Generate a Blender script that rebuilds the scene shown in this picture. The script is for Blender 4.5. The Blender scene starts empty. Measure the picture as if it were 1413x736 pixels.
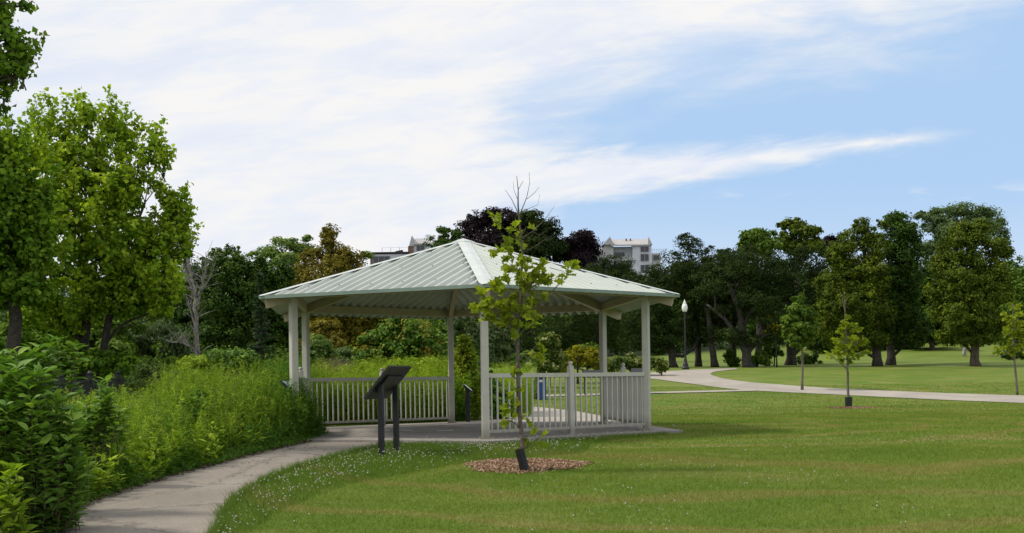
import bpy, math, random
import numpy as np
from mathutils import Vector, Matrix, Euler
rng = np.random.default_rng(7)
random.seed(7)
scene = bpy.context.scene
C = scene.collection
R = math.radians

# ------------------------------------------------------------------ camera
F = 1485.6; HZ = 159.24; EYE = 0.926; ROLL = 0.0146      # photo pixels (1413 wide)
cam_d = bpy.data.cameras.new('camera'); cam = bpy.data.objects.new('camera', cam_d); C.objects.link(cam)
cam_d.sensor_width = 36; cam_d.lens = 36*F/1413
cam_d.shift_x = -math.sin(ROLL)*HZ/1413; cam_d.shift_y = math.cos(ROLL)*HZ/1413
cam.matrix_world = Matrix.Translation((0, 0, EYE)) @ Matrix.Rotation(R(90), 4, 'X') @ Matrix.Rotation(-ROLL, 4, 'Z')
cam_d.clip_start = 0.1; cam_d.clip_end = 3000
scene.camera = cam
scene.view_settings.view_transform = 'Standard'; scene.view_settings.look = 'None'
scene.view_settings.gamma = 1; scene.view_settings.use_curve_mapping = False
scene.view_settings.exposure = 0.0

# ------------------------------------------------------------------ world and sun
SUN_EL, SUN_AZ = R(50), R(-86)       # azimuth from +Y towards +X
w = bpy.data.worlds.new('World'); scene.world = w; w.use_nodes = True
nt = w.node_tree; nt.nodes.clear()
def N(tree, typ, **kw):
    n = tree.nodes.new(typ)
    for k, v in kw.items():
        if k == 'inputs':
            for a, b in v.items(): n.inputs[a].default_value = b
        else: setattr(n, k, v)
    return n
def M_(tree, op, a, b=None, c=None, clamp=False):
    n = tree.nodes.new('ShaderNodeMath'); n.operation = op; n.use_clamp = clamp
    for i, v in enumerate((a, b, c)):
        if v is None: continue
        if isinstance(v, (int, float)): n.inputs[i].default_value = v
        else: tree.links.new(v, n.inputs[i])
    return n.outputs[0]
def SS(tree, v, lo, hi):
    n = tree.nodes.new('ShaderNodeMapRange'); n.interpolation_type = 'SMOOTHSTEP'
    tree.links.new(v, n.inputs[0]); n.inputs[1].default_value = lo; n.inputs[2].default_value = hi
    return n.outputs[0]
def MIX(tree, f, a, b, mode='MIX'):
    n = tree.nodes.new('ShaderNodeMix'); n.data_type = 'RGBA'; n.blend_type = mode
    for s, v in ((0, f), (6, a), (7, b)):
        if isinstance(v, (int, float)): n.inputs[s].default_value = v
        elif isinstance(v, tuple): n.inputs[s].default_value = v if len(v) == 4 else (*v, 1)
        else: tree.links.new(v, n.inputs[s])
    return n.outputs[2]
L = nt.links
sky = N(nt, 'ShaderNodeTexSky', sky_type='NISHITA', sun_disc=False, sun_elevation=SUN_EL, sun_rotation=SUN_AZ,
        altitude=200, air_density=1.0, dust_density=0.6, ozone_density=1.5)
tc = N(nt, 'ShaderNodeTexCoord'); sp = N(nt, 'ShaderNodeSeparateXYZ'); L.new(tc.outputs['Generated'], sp.inputs[0])
dx, dy, dz = sp.outputs
ady = M_(nt, 'MAXIMUM', M_(nt, 'ABSOLUTE', dy), 0.08)
X = M_(nt, 'DIVIDE', dx, ady); Z = M_(nt, 'DIVIDE', dz, ady)
cb = N(nt, 'ShaderNodeCombineXYZ')
# streaky clouds: stretch along a slightly rising direction
U = M_(nt, 'ADD', X, M_(nt, 'MULTIPLY', Z, 0.3)); V = M_(nt, 'SUBTRACT', Z, M_(nt, 'MULTIPLY', X, 0.12))
L.new(M_(nt, 'MULTIPLY', U, 1.0), cb.inputs[0]); L.new(M_(nt, 'MULTIPLY', V, 4.2), cb.inputs[1])
n1 = N(nt, 'ShaderNodeTexNoise', inputs={'Scale': 3.2, 'Detail': 9, 'Roughness': 0.58, 'Distortion': 0.35}); L.new(cb.outputs[0], n1.inputs['Vector'])
n2 = N(nt, 'ShaderNodeTexNoise', inputs={'Scale': 13.0, 'Detail': 8, 'Roughness': 0.6, 'Distortion': 0.5}); L.new(cb.outputs[0], n2.inputs['Vector'])
nz1 = M_(nt, 'SUBTRACT', n1.outputs[0], 0.5); nz2 = M_(nt, 'SUBTRACT', n2.outputs[0], 0.5)
# upper veil above a rising line
e1 = M_(nt, 'SUBTRACT', Z, M_(nt, 'ADD', M_(nt, 'MULTIPLY', X, 0.26), 0.232))
e1 = M_(nt, 'ADD', e1, M_(nt, 'ADD', M_(nt, 'MULTIPLY', nz1, 0.16), M_(nt, 'MULTIPLY', nz2, 0.05)))
m1 = SS(nt, e1, -0.045, 0.075)
# left veil
e2 = M_(nt, 'SUBTRACT', M_(nt, 'ADD', M_(nt, 'MULTIPLY', nz1, 0.26), M_(nt, 'MULTIPLY', nz2, 0.10)), M_(nt, 'ADD', X, -0.01))
m2 = SS(nt, e2, -0.09, 0.07)
# long streak on the right
dl = M_(nt, 'ABSOLUTE', M_(nt, 'SUBTRACT', Z, M_(nt, 'ADD', M_(nt, 'MULTIPLY', X, 0.092), M_(nt, 'ADD', 0.184, M_(nt, 'MULTIPLY', nz1, 0.02)))))
wd = M_(nt, 'MAXIMUM', M_(nt, 'SUBTRACT', 0.029, M_(nt, 'MULTIPLY', X, 0.062)), 0.0)
m3 = SS(nt, M_(nt, 'SUBTRACT', M_(nt, 'ADD', wd, M_(nt, 'MULTIPLY', nz2, 0.032)), dl), -0.006, 0.016)
m3 = M_(nt, 'MULTIPLY', m3, SS(nt, X, 0.44, 0.36))
# low haze towards the horizon
hz = M_(nt, 'MULTIPLY', SS(nt, Z, 0.19, 0.02), 0.7)
lowc = M_(nt, 'MULTIPLY', SS(nt, M_(nt, 'ADD', nz1, M_(nt, 'MULTIPLY', nz2, 0.5)), -0.01, 0.12), SS(nt, Z, 0.185, 0.15))
mm = M_(nt, 'MAXIMUM', M_(nt, 'MAXIMUM', m1, m2), M_(nt, 'MAXIMUM', m3, M_(nt, 'MAXIMUM', hz, M_(nt, 'MULTIPLY', lowc, 0.9))))
# density variation inside the veil, thinner to the far left
vary = M_(nt, 'ADD', 0.93, M_(nt, 'ADD', M_(nt, 'MULTIPLY', nz1, 0.8), M_(nt, 'MULTIPLY', nz2, 0.2)))
vary = M_(nt, 'SUBTRACT', vary, M_(nt, 'MULTIPLY', SS(nt, X, -0.2, -0.55), 0.12), clamp=True)
mm = M_(nt, 'MULTIPLY', mm, M_(nt, 'MINIMUM', vary, 1.0), clamp=True)
skyc = MIX(nt, 1.0, sky.outputs[0], (1.0, 1.0, 1.0), 'MULTIPLY')
skyc = MIX(nt, 0.85, skyc, (4.7, 6.8, 9.7))
mm = M_(nt, 'MAXIMUM', mm, M_(nt, 'MULTIPLY', SS(nt, dy, -0.05, -0.3), .92))
cloudc = MIX(nt, SS(nt, M_(nt, 'ADD', nz1, M_(nt, 'MULTIPLY', nz2, 1.2)), -.16, .14), (8.75, 8.9, 9.5), (9.35, 9.25, 9.2))
col = MIX(nt, mm, skyc, cloudc)
bg = N(nt, 'ShaderNodeBackground', inputs={'Strength': 0.1}); L.new(col, bg.inputs[0])
wo = N(nt, 'ShaderNodeOutputWorld'); L.new(bg.outputs[0], wo.inputs[0])
sd = bpy.data.lights.new('sun', 'SUN'); sd.energy = 3.0; sd.angle = R(8.0); sd.color = (1.0, 0.93, 0.80)
sun = bpy.data.objects.new('sun', sd); C.objects.link(sun)
sv = Vector((math.sin(SUN_AZ)*math.cos(SUN_EL), math.cos(SUN_AZ)*math.cos(SUN_EL), math.sin(SUN_EL)))
sun.rotation_euler = sv.to_track_quat('Z', 'Y').to_euler(); sun.location = (0, 0, 50)

# ------------------------------------------------------------------ terrain function
PY = np.array([-60, 0, 8, 13, 16, 18, 25, 31, 36, 41, 46, 52, 62, 72, 82, 100, 130, 165, 200, 240, 300, 700.])
PZ = np.array([-.8, -.62, -.45, -.20, -.09, -.05, -.05, -.07, -.06, .12, .46, .93, 1.55, 1.82, 2.2, 3.0, 4.9, 8.5, 14, 20, 21, 21.])
sl = np.gradient(PZ, PY)
dd = np.diff(PZ)/np.diff(PY)
sl[1:-1] = np.where(dd[:-1]*dd[1:] > 0, 2*dd[:-1]*dd[1:]/(dd[:-1]+dd[1:]+1e-12), 0)
def T(x, y):
    x = np.asarray(x, float); y = np.clip(np.asarray(y, float), -59, 699)
    i = np.clip(np.searchsorted(PY, y)-1, 0, len(PY)-2)
    h = PY[i+1]-PY[i]; t = (y-PY[i])/h
    z = (2*t**3-3*t**2+1)*PZ[i]+(t**3-2*t**2+t)*h*sl[i]+(-2*t**3+3*t**2)*PZ[i+1]+(t**3-t**2)*h*sl[i+1]
    amp = np.clip((y-28)/40, 0, 1)
    ss = lambda q: np.clip(q, 0, 1)**2*(3-2*np.clip(q, 0, 1))
    z = z+1.5*ss((np.asarray(x, float)-10)/26)*ss((y-72)/40)
    return z + amp*(.05*np.sin(x*.13+y*.05)+.03*np.sin(x*.31-y*.11))
CR, SR = math.cos(ROLL), math.sin(ROLL)
def ray(px, py):           # direction per metre of depth
    du, dv = px-706.5, py-368
    u = CR*du-SR*dv; v = SR*du+CR*dv
    return u/F, -(v-HZ)/F
def at(px, py, d):
    a, b = ray(px, py); return (a*d, d, EYE+b*d)
def hit(px, py):
    a, b = ray(px, py)
    ys = np.linspace(4, 140, 6000); g = EYE+b*ys-T(a*ys, ys)
    k = np.argmax(g < 0)
    if g[k] >= 0: k = len(ys)-1
    return (a*ys[k], ys[k], float(T(a*ys[k], ys[k])))
def ground(px, d, py=505):
    a, b = ray(px, py); return (a*d, d, float(T(a*d, d)))
PXM = lambda d: d/F        # metres per photo pixel at depth d

# ------------------------------------------------------------------ mesh helpers
def new_mesh(name, V, Fc, mat=None, smooth=False, attr=None):
    me = bpy.data.meshes.new(name); me.from_pydata([tuple(map(float, v)) for v in V], [], [tuple(map(int, f)) for f in Fc])
    if smooth: me.polygons.foreach_set('use_smooth', [True]*len(me.polygons))
    if mat: me.materials.append(mat)
    me.update(); return me
def big_mesh(name, V, k, mat, rnd=None, smooth=False):
    """V (n,k,3): n separate k-gons"""
    V = np.asarray(V, np.float32); n = V.shape[0]
    me = bpy.data.meshes.new(name)
    me.vertices.add(n*k); me.vertices.foreach_set('co', V.reshape(-1))
    me.loops.add(n*k); me.loops.foreach_set('vertex_index', np.arange(n*k, dtype=np.int32))
    me.polygons.add(n); me.polygons.foreach_set('loop_start', np.arange(0, n*k, k, dtype=np.int32))
    if smooth: me.polygons.foreach_set('use_smooth', np.ones(n, bool))
    me.update(calc_edges=True)
    if rnd is not None:
        a = me.attributes.new('rnd', 'FLOAT', 'FACE'); a.data.foreach_set('value', np.asarray(rnd, np.float32))
    me.materials.append(mat); return me
def link(name, me, parent=None, loc=None):
    o = bpy.data.objects.new(name, me); C.objects.link(o)
    if parent: o.parent = parent
    if loc is not None: o.location = loc
    return o
def tag(o, label=None, cat=None, group=None, kind=None):
    if label: o['label'] = label
    if cat: o['category'] = cat
    if group: o['group'] = group
    if kind: o['kind'] = kind
    return o
def empty(name, loc, label, cat, group=None):
    o = bpy.data.objects.new(name, None); C.objects.link(o); o.location = loc; o.empty_display_size = .2
    return tag(o, label, cat, group)
def copy_tree(o, parent=None):
    c = o.copy(); C.objects.link(c); c.parent = parent
    for ch in list(o.children): copy_tree(ch, c)
    return c
class MB:
    def __init__(s): s.V = []; s.F = []
    def add(s, V, Fc):
        b = len(s.V); s.V += [tuple(v) for v in V]; s.F += [tuple(i+b for i in f) for f in Fc]
    def box(s, c, size, M=None, bev=0.0):
        x, y, z = [q/2 for q in size]
        if bev <= 0:
            V = [Vector((sx*x, sy*y, sz*z)) for sx in (-1, 1) for sy in (-1, 1) for sz in (-1, 1)]
            Fc = [(0, 1, 3, 2), (4, 6, 7, 5), (0, 4, 5, 1), (2, 3, 7, 6), (0, 2, 6, 4), (1, 5, 7, 3)]
        else:   # bevelled along z edges
            b = min(bev, x*.9, y*.9)
            ring = [(-x+b, -y), (x-b, -y), (x, -y+b), (x, y-b), (x-b, y), (-x+b, y), (-x, y-b), (-x, -y+b)]
            V = [Vector((p, q, -z)) for p, q in ring]+[Vector((p, q, z)) for p, q in ring]
            Fc = [(i, (i+1) % 8, (i+1) % 8+8, i+8) for i in range(8)]+[tuple(range(7, -1, -1)), tuple(range(8, 16))]
        if M is not None: V = [M @ v for v in V]
        c = Vector(c); s.add([v+c for v in V], Fc)
    def beam(s, a, b, w, h, up=(0, 0, 1)):
        a = Vector(a); b = Vector(b); d = (b-a).normalized(); up = Vector(up)
        sd = d.cross(up).normalized(); u = sd.cross(d).normalized()
        V = [p+sd*(i*w/2)+u*(j*h/2) for p in (a, b) for i, j in ((-1, -1), (1, -1), (1, 1), (-1, 1))]
        s.add(V, [(3, 2, 1, 0), (4, 5, 6, 7)]+[(i, (i+1) % 4, (i+1) % 4+4, i+4) for i in range(4)])
    def tube(s, pts, rad, n=8, cap=True):
        pts = [Vector(p) for p in pts]; rings = []
        d0 = (pts[1]-pts[0]).normalized()
        ref = Vector((1, 0, 0)) if abs(d0.x) < .8 else Vector((0, 1, 0))
        for i, p in enumerate(pts):
            d = (pts[min(i+1, len(pts)-1)]-pts[max(i-1, 0)]).normalized()
            a = d.cross(ref).normalized(); b = d.cross(a).normalized()
            rings.append([p+(a*math.cos(2*math.pi*k/n)+b*math.sin(2*math.pi*k/n))*rad[i] for k in range(n)])
        V = [v for r in rings for v in r]; Fc = []
        for i in range(len(pts)-1):
            for k in range(n): Fc.append((i*n+k, i*n+(k+1) % n, (i+1)*n+(k+1) % n, (i+1)*n+k))
        if cap: Fc += [tuple(range(n-1, -1, -1)), tuple(range((len(pts)-1)*n, len(pts)*n))]
        s.add(V, Fc)
    def lathe(s, c, prof, n=16):
        c = Vector(c); V = []; Fc = []
        for r, z in prof:
            V += [c+Vector((r*math.cos(2*math.pi*k/n), r*math.sin(2*math.pi*k/n), z)) for k in range(n)]
        for i in range(len(prof)-1):
            for k in range(n): Fc.append((i*n+k, i*n+(k+1) % n, (i+1)*n+(k+1) % n, (i+1)*n+k))
        Fc += [tuple(range(n-1, -1, -1)), tuple(range((len(prof)-1)*n, len(prof)*n))]
        s.add(V, Fc)
    def build(s, name, mat, parent=None, origin=(0, 0, 0), smooth=False):
        o = Vector(origin); me = new_mesh(name, [Vector(v)-o for v in s.V], s.F, mat, smooth)
        return link(name, me, parent)

# ------------------------------------------------------------------ materials
def mat(name, col, rough=.6, metal=0.0, var=.12, scale=6.0, bump=.0, bscale=60, spec=.4, coord='Object', dirt=None):
    m = bpy.data.materials.new(name); m.use_nodes = True; t = m.node_tree; b = t.nodes['Principled BSDF']
    tcn = N(t, 'ShaderNodeTexCoord')
    n = N(t, 'ShaderNodeTexNoise', inputs={'Scale': scale, 'Detail': 7, 'Roughness': .65}); t.links.new(tcn.outputs[coord], n.inputs['Vector'])
    lo = tuple(max(c*(1-var*2), 0) for c in col); hi = tuple(min(c*(1+var*2), 1) for c in col)
    c_ = MIX(t, SS(t, n.outputs[0], .25, .75), lo, hi)
    if dirt:
        n3 = N(t, 'ShaderNodeTexNoise', inputs={'Scale': scale*.35+1.3, 'Detail': 9, 'Roughness': .7}); t.links.new(tcn.outputs[coord], n3.inputs['Vector'])
        c_ = MIX(t, M_(t, 'MULTIPLY', SS(t, n3.outputs[0], .52, .72), dirt[1]), c_, dirt[0])
    t.links.new(c_, b.inputs['Base Color'])
    b.inputs['Roughness'].default_value = rough; b.inputs['Metallic'].default_value = metal
    b.inputs['Specular IOR Level'].default_value = spec
    if bump:
        n2 = N(t, 'ShaderNodeTexNoise', inputs={'Scale': bscale, 'Detail': 4}); t.links.new(tcn.outputs[coord], n2.inputs['Vector'])
        bp = N(t, 'ShaderNodeBump', inputs={'Strength': bump, 'Distance': .02}); t.links.new(n2.outputs[0], bp.inputs['Height'])
        t.links.new(bp.outputs[0], b.inputs['Normal'])
    return m
def leafmat(name, c0, c1, c2=None, trans=.3, gloss=.12, scl=.5):
    c2 = c2 or c1
    m = bpy.data.materials.new(name); m.use_nodes = True; t = m.node_tree; b = t.nodes['Principled BSDF']
    a = N(t, 'ShaderNodeAttribute', attribute_name='rnd')
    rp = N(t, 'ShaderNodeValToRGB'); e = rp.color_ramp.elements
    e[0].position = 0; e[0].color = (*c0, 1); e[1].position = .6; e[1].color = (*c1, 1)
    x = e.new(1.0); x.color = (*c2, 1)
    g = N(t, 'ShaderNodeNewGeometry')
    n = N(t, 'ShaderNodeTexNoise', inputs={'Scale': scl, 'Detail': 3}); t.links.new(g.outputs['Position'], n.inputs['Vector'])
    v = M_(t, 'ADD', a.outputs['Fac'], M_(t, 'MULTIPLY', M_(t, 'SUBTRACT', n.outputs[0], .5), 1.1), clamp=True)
    t.links.new(v, rp.inputs[0]); t.links.new(rp.outputs[0], b.inputs['Base Color'])
    b.inputs['Roughness'].default_value = .65; b.inputs['Specular IOR Level'].default_value = gloss
    tr = N(t, 'ShaderNodeBsdfTranslucent')
    tcx = MIX(t, 1.0, rp.outputs[0], (1.25, 1.35, .6), 'MULTIPLY'); t.links.new(tcx, tr.inputs[0])
    mx = N(t, 'ShaderNodeMixShader', inputs={0: trans}); t.links.new(b.outputs[0], mx.inputs[1]); t.links.new(tr.outputs[0], mx.inputs[2])
    t.links.new(mx.outputs[0], t.nodes['Material Output'].inputs[0])
    return m
def grass_group():
    g = bpy.data.node_groups.new('grass_colour', 'ShaderNodeTree')
    g.interface.new_socket('Color', in_out='OUTPUT', socket_type='NodeSocketColor')
    out = g.nodes.new('NodeGroupOutput')
    ge = N(g, 'ShaderNodeNewGeometry')
    fl = N(g, 'ShaderNodeVectorMath', operation='MULTIPLY'); fl.inputs[1].default_value = (1, 1, 0); g.links.new(ge.outputs['Position'], fl.inputs[0])
    P = fl.outputs[0]
    warp = N(g, 'ShaderNodeTexNoise', inputs={'Scale': .13, 'Detail': 2}); g.links.new(P, warp.inputs['Vector'])
    wv = N(g, 'ShaderNodeVectorMath', operation='MULTIPLY_ADD'); wv.inputs[1].default_value = (9, 9, 0)
    g.links.new(warp.outputs['Color'], wv.inputs[0]); g.links.new(P, wv.inputs[2])
    # mower swaths: wide bands following curved lines
    wa = N(g, 'ShaderNodeTexWave', wave_type='BANDS', bands_direction='Y', inputs={'Scale': .17, 'Distortion': 3.0, 'Detail': 2, 'Detail Scale': 1.5}); g.links.new(wv.outputs[0], wa.inputs['Vector'])
    st = N(g, 'ShaderNodeVectorMath', operation='MULTIPLY'); st.inputs[1].default_value = (.55, 1.1, 0); g.links.new(wv.outputs[0], st.inputs[0])
    ns = N(g, 'ShaderNodeTexNoise', inputs={'Scale': .9, 'Detail': 6, 'Roughness': .6}); g.links.new(st.outputs[0], ns.inputs['Vector'])
    n1 = N(g, 'ShaderNodeTexNoise', inputs={'Scale': .33, 'Detail': 5, 'Roughness': .6}); g.links.new(P, n1.inputs['Vector'])
    n2 = N(g, 'ShaderNodeTexNoise', inputs={'Scale': 3.5, 'Detail': 6, 'Roughness': .7}); g.links.new(P, n2.inputs['Vector'])
    c = MIX(g, SS(g, n1.outputs[0], .35, .65), (.122, .196, .021), (.158, .224, .030))
    c = MIX(g, M_(g, 'MULTIPLY', SS(g, wa.outputs[0], .2, .9), .15), c, (.098, .176, .018))
    cv = N(g, 'ShaderNodeVectorMath', operation='SUBTRACT'); cv.inputs[1].default_value = (9, 27, 0); g.links.new(wv.outputs[0], cv.inputs[0])
    wr = N(g, 'ShaderNodeTexWave', wave_type='RINGS', rings_direction='Z', inputs={'Scale': .13, 'Distortion': 1.6, 'Detail': 2, 'Detail Scale': 1.2}); g.links.new(cv.outputs[0], wr.inputs['Vector'])
    c = MIX(g, M_(g, 'MULTIPLY', SS(g, wr.outputs[0], .82, .99), .85), c, (.205, .210, .050))
    c = MIX(g, M_(g, 'MULTIPLY', SS(g, ns.outputs[0], .48, .70), .55), c, (.285, .270, .090))     # dry straw streaks
    c = MIX(g, M_(g, 'MULTIPLY', SS(g, n2.outputs[0], .52, .75), .40), c, (.075, .132, .016))
    c = MIX(g, M_(g, 'MULTIPLY', SS(g, n2.outputs[0], .45, .25), .4), c, (.205, .215, .060))
    g.links.new(c, out.inputs[0])
    return g
GG = grass_group()
def grassmat(name, blades=False, lush=0.0):
    m = bpy.data.materials.new(name); m.use_nodes = True; t = m.node_tree; b = t.nodes['Principled BSDF']
    gr = N(t, 'ShaderNodeGroup'); gr.node_tree = GG; c = gr.outputs[0]
    if lush: c = MIX(t, lush, c, (.078, .155, .020))
    b.inputs['Roughness'].default_value = .75; b.inputs['Specular IOR Level'].default_value = .15
    if blades:
        a = N(t, 'ShaderNodeAttribute', attribute_name='rnd')
        c = MIX(t, SS(t, a.outputs['Fac'], 0, 1), MIX(t, 1.0, c, (.95, .95, .9), 'MULTIPLY'), MIX(t, 1.0, c, (1.55, 1.45, 1.4), 'MULTIPLY'))
        tr = N(t, 'ShaderNodeBsdfTranslucent'); t.links.new(c, tr.inputs[0])
        mx = N(t, 'ShaderNodeMixShader', inputs={0: .3}); t.links.new(b.outputs[0], mx.inputs[1]); t.links.new(tr.outputs[0], mx.inputs[2])
        t.links.new(mx.outputs[0], t.nodes['Material Output'].inputs[0])
    else:
        ge = N(t, 'ShaderNodeNewGeometry')
        n = N(t, 'ShaderNodeTexNoise', inputs={'Scale': 22, 'Detail': 7, 'Roughness': .75}); t.links.new(ge.outputs['Position'], n.inputs['Vector'])
        c = MIX(t, SS(t, n.outputs[0], .35, .7), MIX(t, 1.0, c, (.7, .75, .7), 'MULTIPLY'), MIX(t, 1.0, c, (1.15, 1.12, 1.1), 'MULTIPLY'))
        # the wooded bluff floor far off
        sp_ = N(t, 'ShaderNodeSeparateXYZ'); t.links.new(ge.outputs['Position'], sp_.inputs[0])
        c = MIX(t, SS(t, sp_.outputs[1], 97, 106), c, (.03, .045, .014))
        bp = N(t, 'ShaderNodeBump', inputs={'Strength': .7, 'Distance': .05}); t.links.new(n.outputs[0], bp.inputs['Height']); t.links.new(bp.outputs[0], b.inputs['Normal'])
    t.links.new(c, b.inputs['Base Color'])
    return m
def pavemat(name, col, col2, cracks=True, agg=90):
    m = bpy.data.materials.new(name); m.use_nodes = True; t = m.node_tree; b = t.nodes['Principled BSDF']
    ge = N(t, 'ShaderNodeNewGeometry'); P = ge.outputs['Position']
    n1 = N(t, 'ShaderNodeTexNoise', inputs={'Scale': .7, 'Detail': 8, 'Roughness': .65}); t.links.new(P, n1.inputs['Vector'])
    n2 = N(t, 'ShaderNodeTexNoise', inputs={'Scale': agg, 'Detail': 3, 'Roughness': .7}); t.links.new(P, n2.inputs['Vector'])
    n3 = N(t, 'ShaderNodeTexNoise', inputs={'Scale': 6, 'Detail': 8, 'Roughness': .7}); t.links.new(P, n3.inputs['Vector'])
    c = MIX(t, SS(t, n1.outputs[0], .35, .65), col, col2)
    c = MIX(t, M_(t, 'MULTIPLY', SS(t, n3.outputs[0], .5, .75), .35), c, tuple(q*.62 for q in col))
    c = MIX(t, 1.0, c, MIX(t, SS(t, n2.outputs[0], .3, .7), (.78, .78, .78), (1.18, 1.17, 1.15)), 'MULTIPLY')
    if cracks:
        vo = N(t, 'ShaderNodeTexVoronoi', feature='DISTANCE_TO_EDGE', inputs={'Scale': .35}); 
        wn = N(t, 'ShaderNodeVectorMath', operation='MULTIPLY_ADD'); wn.inputs[1].default_value = (.6, .6, 0); t.links.new(n3.outputs['Color'], wn.inputs[0]); t.links.new(P, wn.inputs[2])
        t.links.new(wn.outputs[0], vo.inputs['Vector'])
        c = MIX(t, M_(t, 'MULTIPLY', SS(t, vo.outputs['Distance'], .012, .002), .55), c, (.10, .09, .08))
    t.links.new(c, b.inputs['Base Color']); b.inputs['Roughness'].default_value = .9; b.inputs['Specular IOR Level'].default_value = .2
    bp = N(t, 'ShaderNodeBump', inputs={'Strength': .5, 'Distance': .01}); t.links.new(n2.outputs[0], bp.inputs['Height']); t.links.new(bp.outputs[0], b.inputs['Normal'])
    return m
m_lawn = grassmat('lawn'); m_blade = grassmat('blades', True); m_lush = grassmat('lush_blades', True, .75)
m_path = pavemat('asphalt_path', (.225, .20, .17), (.28, .25, .215), agg=70)
m_path2 = pavemat('concrete_walk', (.33, .30, .265), (.40, .365, .32), cracks=False, agg=40)
m_slab = pavemat('concrete_slab', (.25, .235, .22), (.33, .30, .275), cracks=True)
m_white = mat('off_white_paint', (.50, .49, .435), .45, var=.04, scale=3, dirt=((.40, .38, .33), .35))
def add_grime(m):
    t = m.node_tree; b = t.nodes['Principled BSDF']; src = b.inputs['Base Color'].links[0].from_socket
    ge = N(t, 'ShaderNodeNewGeometry'); sx = N(t, 'ShaderNodeSeparateXYZ'); t.links.new(ge.outputs['Position'], sx.inputs[0])
    st = N(t, 'ShaderNodeVectorMath', operation='MULTIPLY'); st.inputs[1].default_value = (14, 14, 1.6); t.links.new(ge.outputs['Position'], st.inputs[0])
    n = N(t, 'ShaderNodeTexNoise', inputs={'Scale': 1.5, 'Detail': 7, 'Roughness': .7}); t.links.new(st.outputs[0], n.inputs['Vector'])
    f = M_(t, 'MULTIPLY', SS(t, M_(t, 'ADD', sx.outputs[2], M_(t, 'MULTIPLY', n.outputs[0], -.35)), .14, -.16), .75)
    c = MIX(t, f, src, (.17, .16, .11)); c = MIX(t, M_(t, 'MULTIPLY', SS(t, n.outputs[0], .54, .74), .30), c, (.27, .255, .20))
    t.links.new(c, b.inputs['Base Color'])
add_grime(m_white)
m_cream = mat('cream_paint', (.41, .355, .25), .5, var=.05, scale=2.5, dirt=((.34, .31, .25), .3))
m_roof = mat('pale_roof_metal', (.385, .425, .385), .42, var=.05, scale=1.0, dirt=((.44, .42, .33), .35), metal=.0, spec=.5)
m_cap = mat('hip_cap_metal', (.52, .56, .54), .4, var=.05, scale=3, dirt=((.48, .50, .46), .5))
m_fascia = mat('grey_green_trim', (.20, .27, .23), .5, var=.06, scale=3)
m_black = mat('black_metal', (.018, .018, .022), .45, var=.2, scale=5)
m_signface = mat('sign_face', (.60, .63, .64), .35, var=.08, scale=4)
m_bark = mat('bark', (.085, .068, .052), .9, var=.35, scale=9, bump=.8, bscale=25)
m_barkd = mat('dark_bark', (.045, .038, .032), .9, var=.35, scale=9, bump=.8, bscale=25)
m_barkp = mat('pine_bark', (.048, .042, .038), .9, var=.35, scale=7, bump=.8, bscale=18)
m_barky = mat('young_bark', (.13, .115, .095), .8, var=.25, scale=12, bump=.4)
m_dead = mat('dead_wood', (.20, .185, .17), .9, var=.3, scale=4, bump=.4)
m_birch = mat('pale_bark', (.36, .35, .34), .8, var=.25, scale=3)
m_red = mat('reddish_twig', (.085, .06, .035), .7, var=.3, scale=9)
m_blue = mat('blue_plastic', (.01, .07, .26), .4, var=.1)
m_guard = mat('black_guard', (.012, .012, .015), .5, var=.2)
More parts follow.
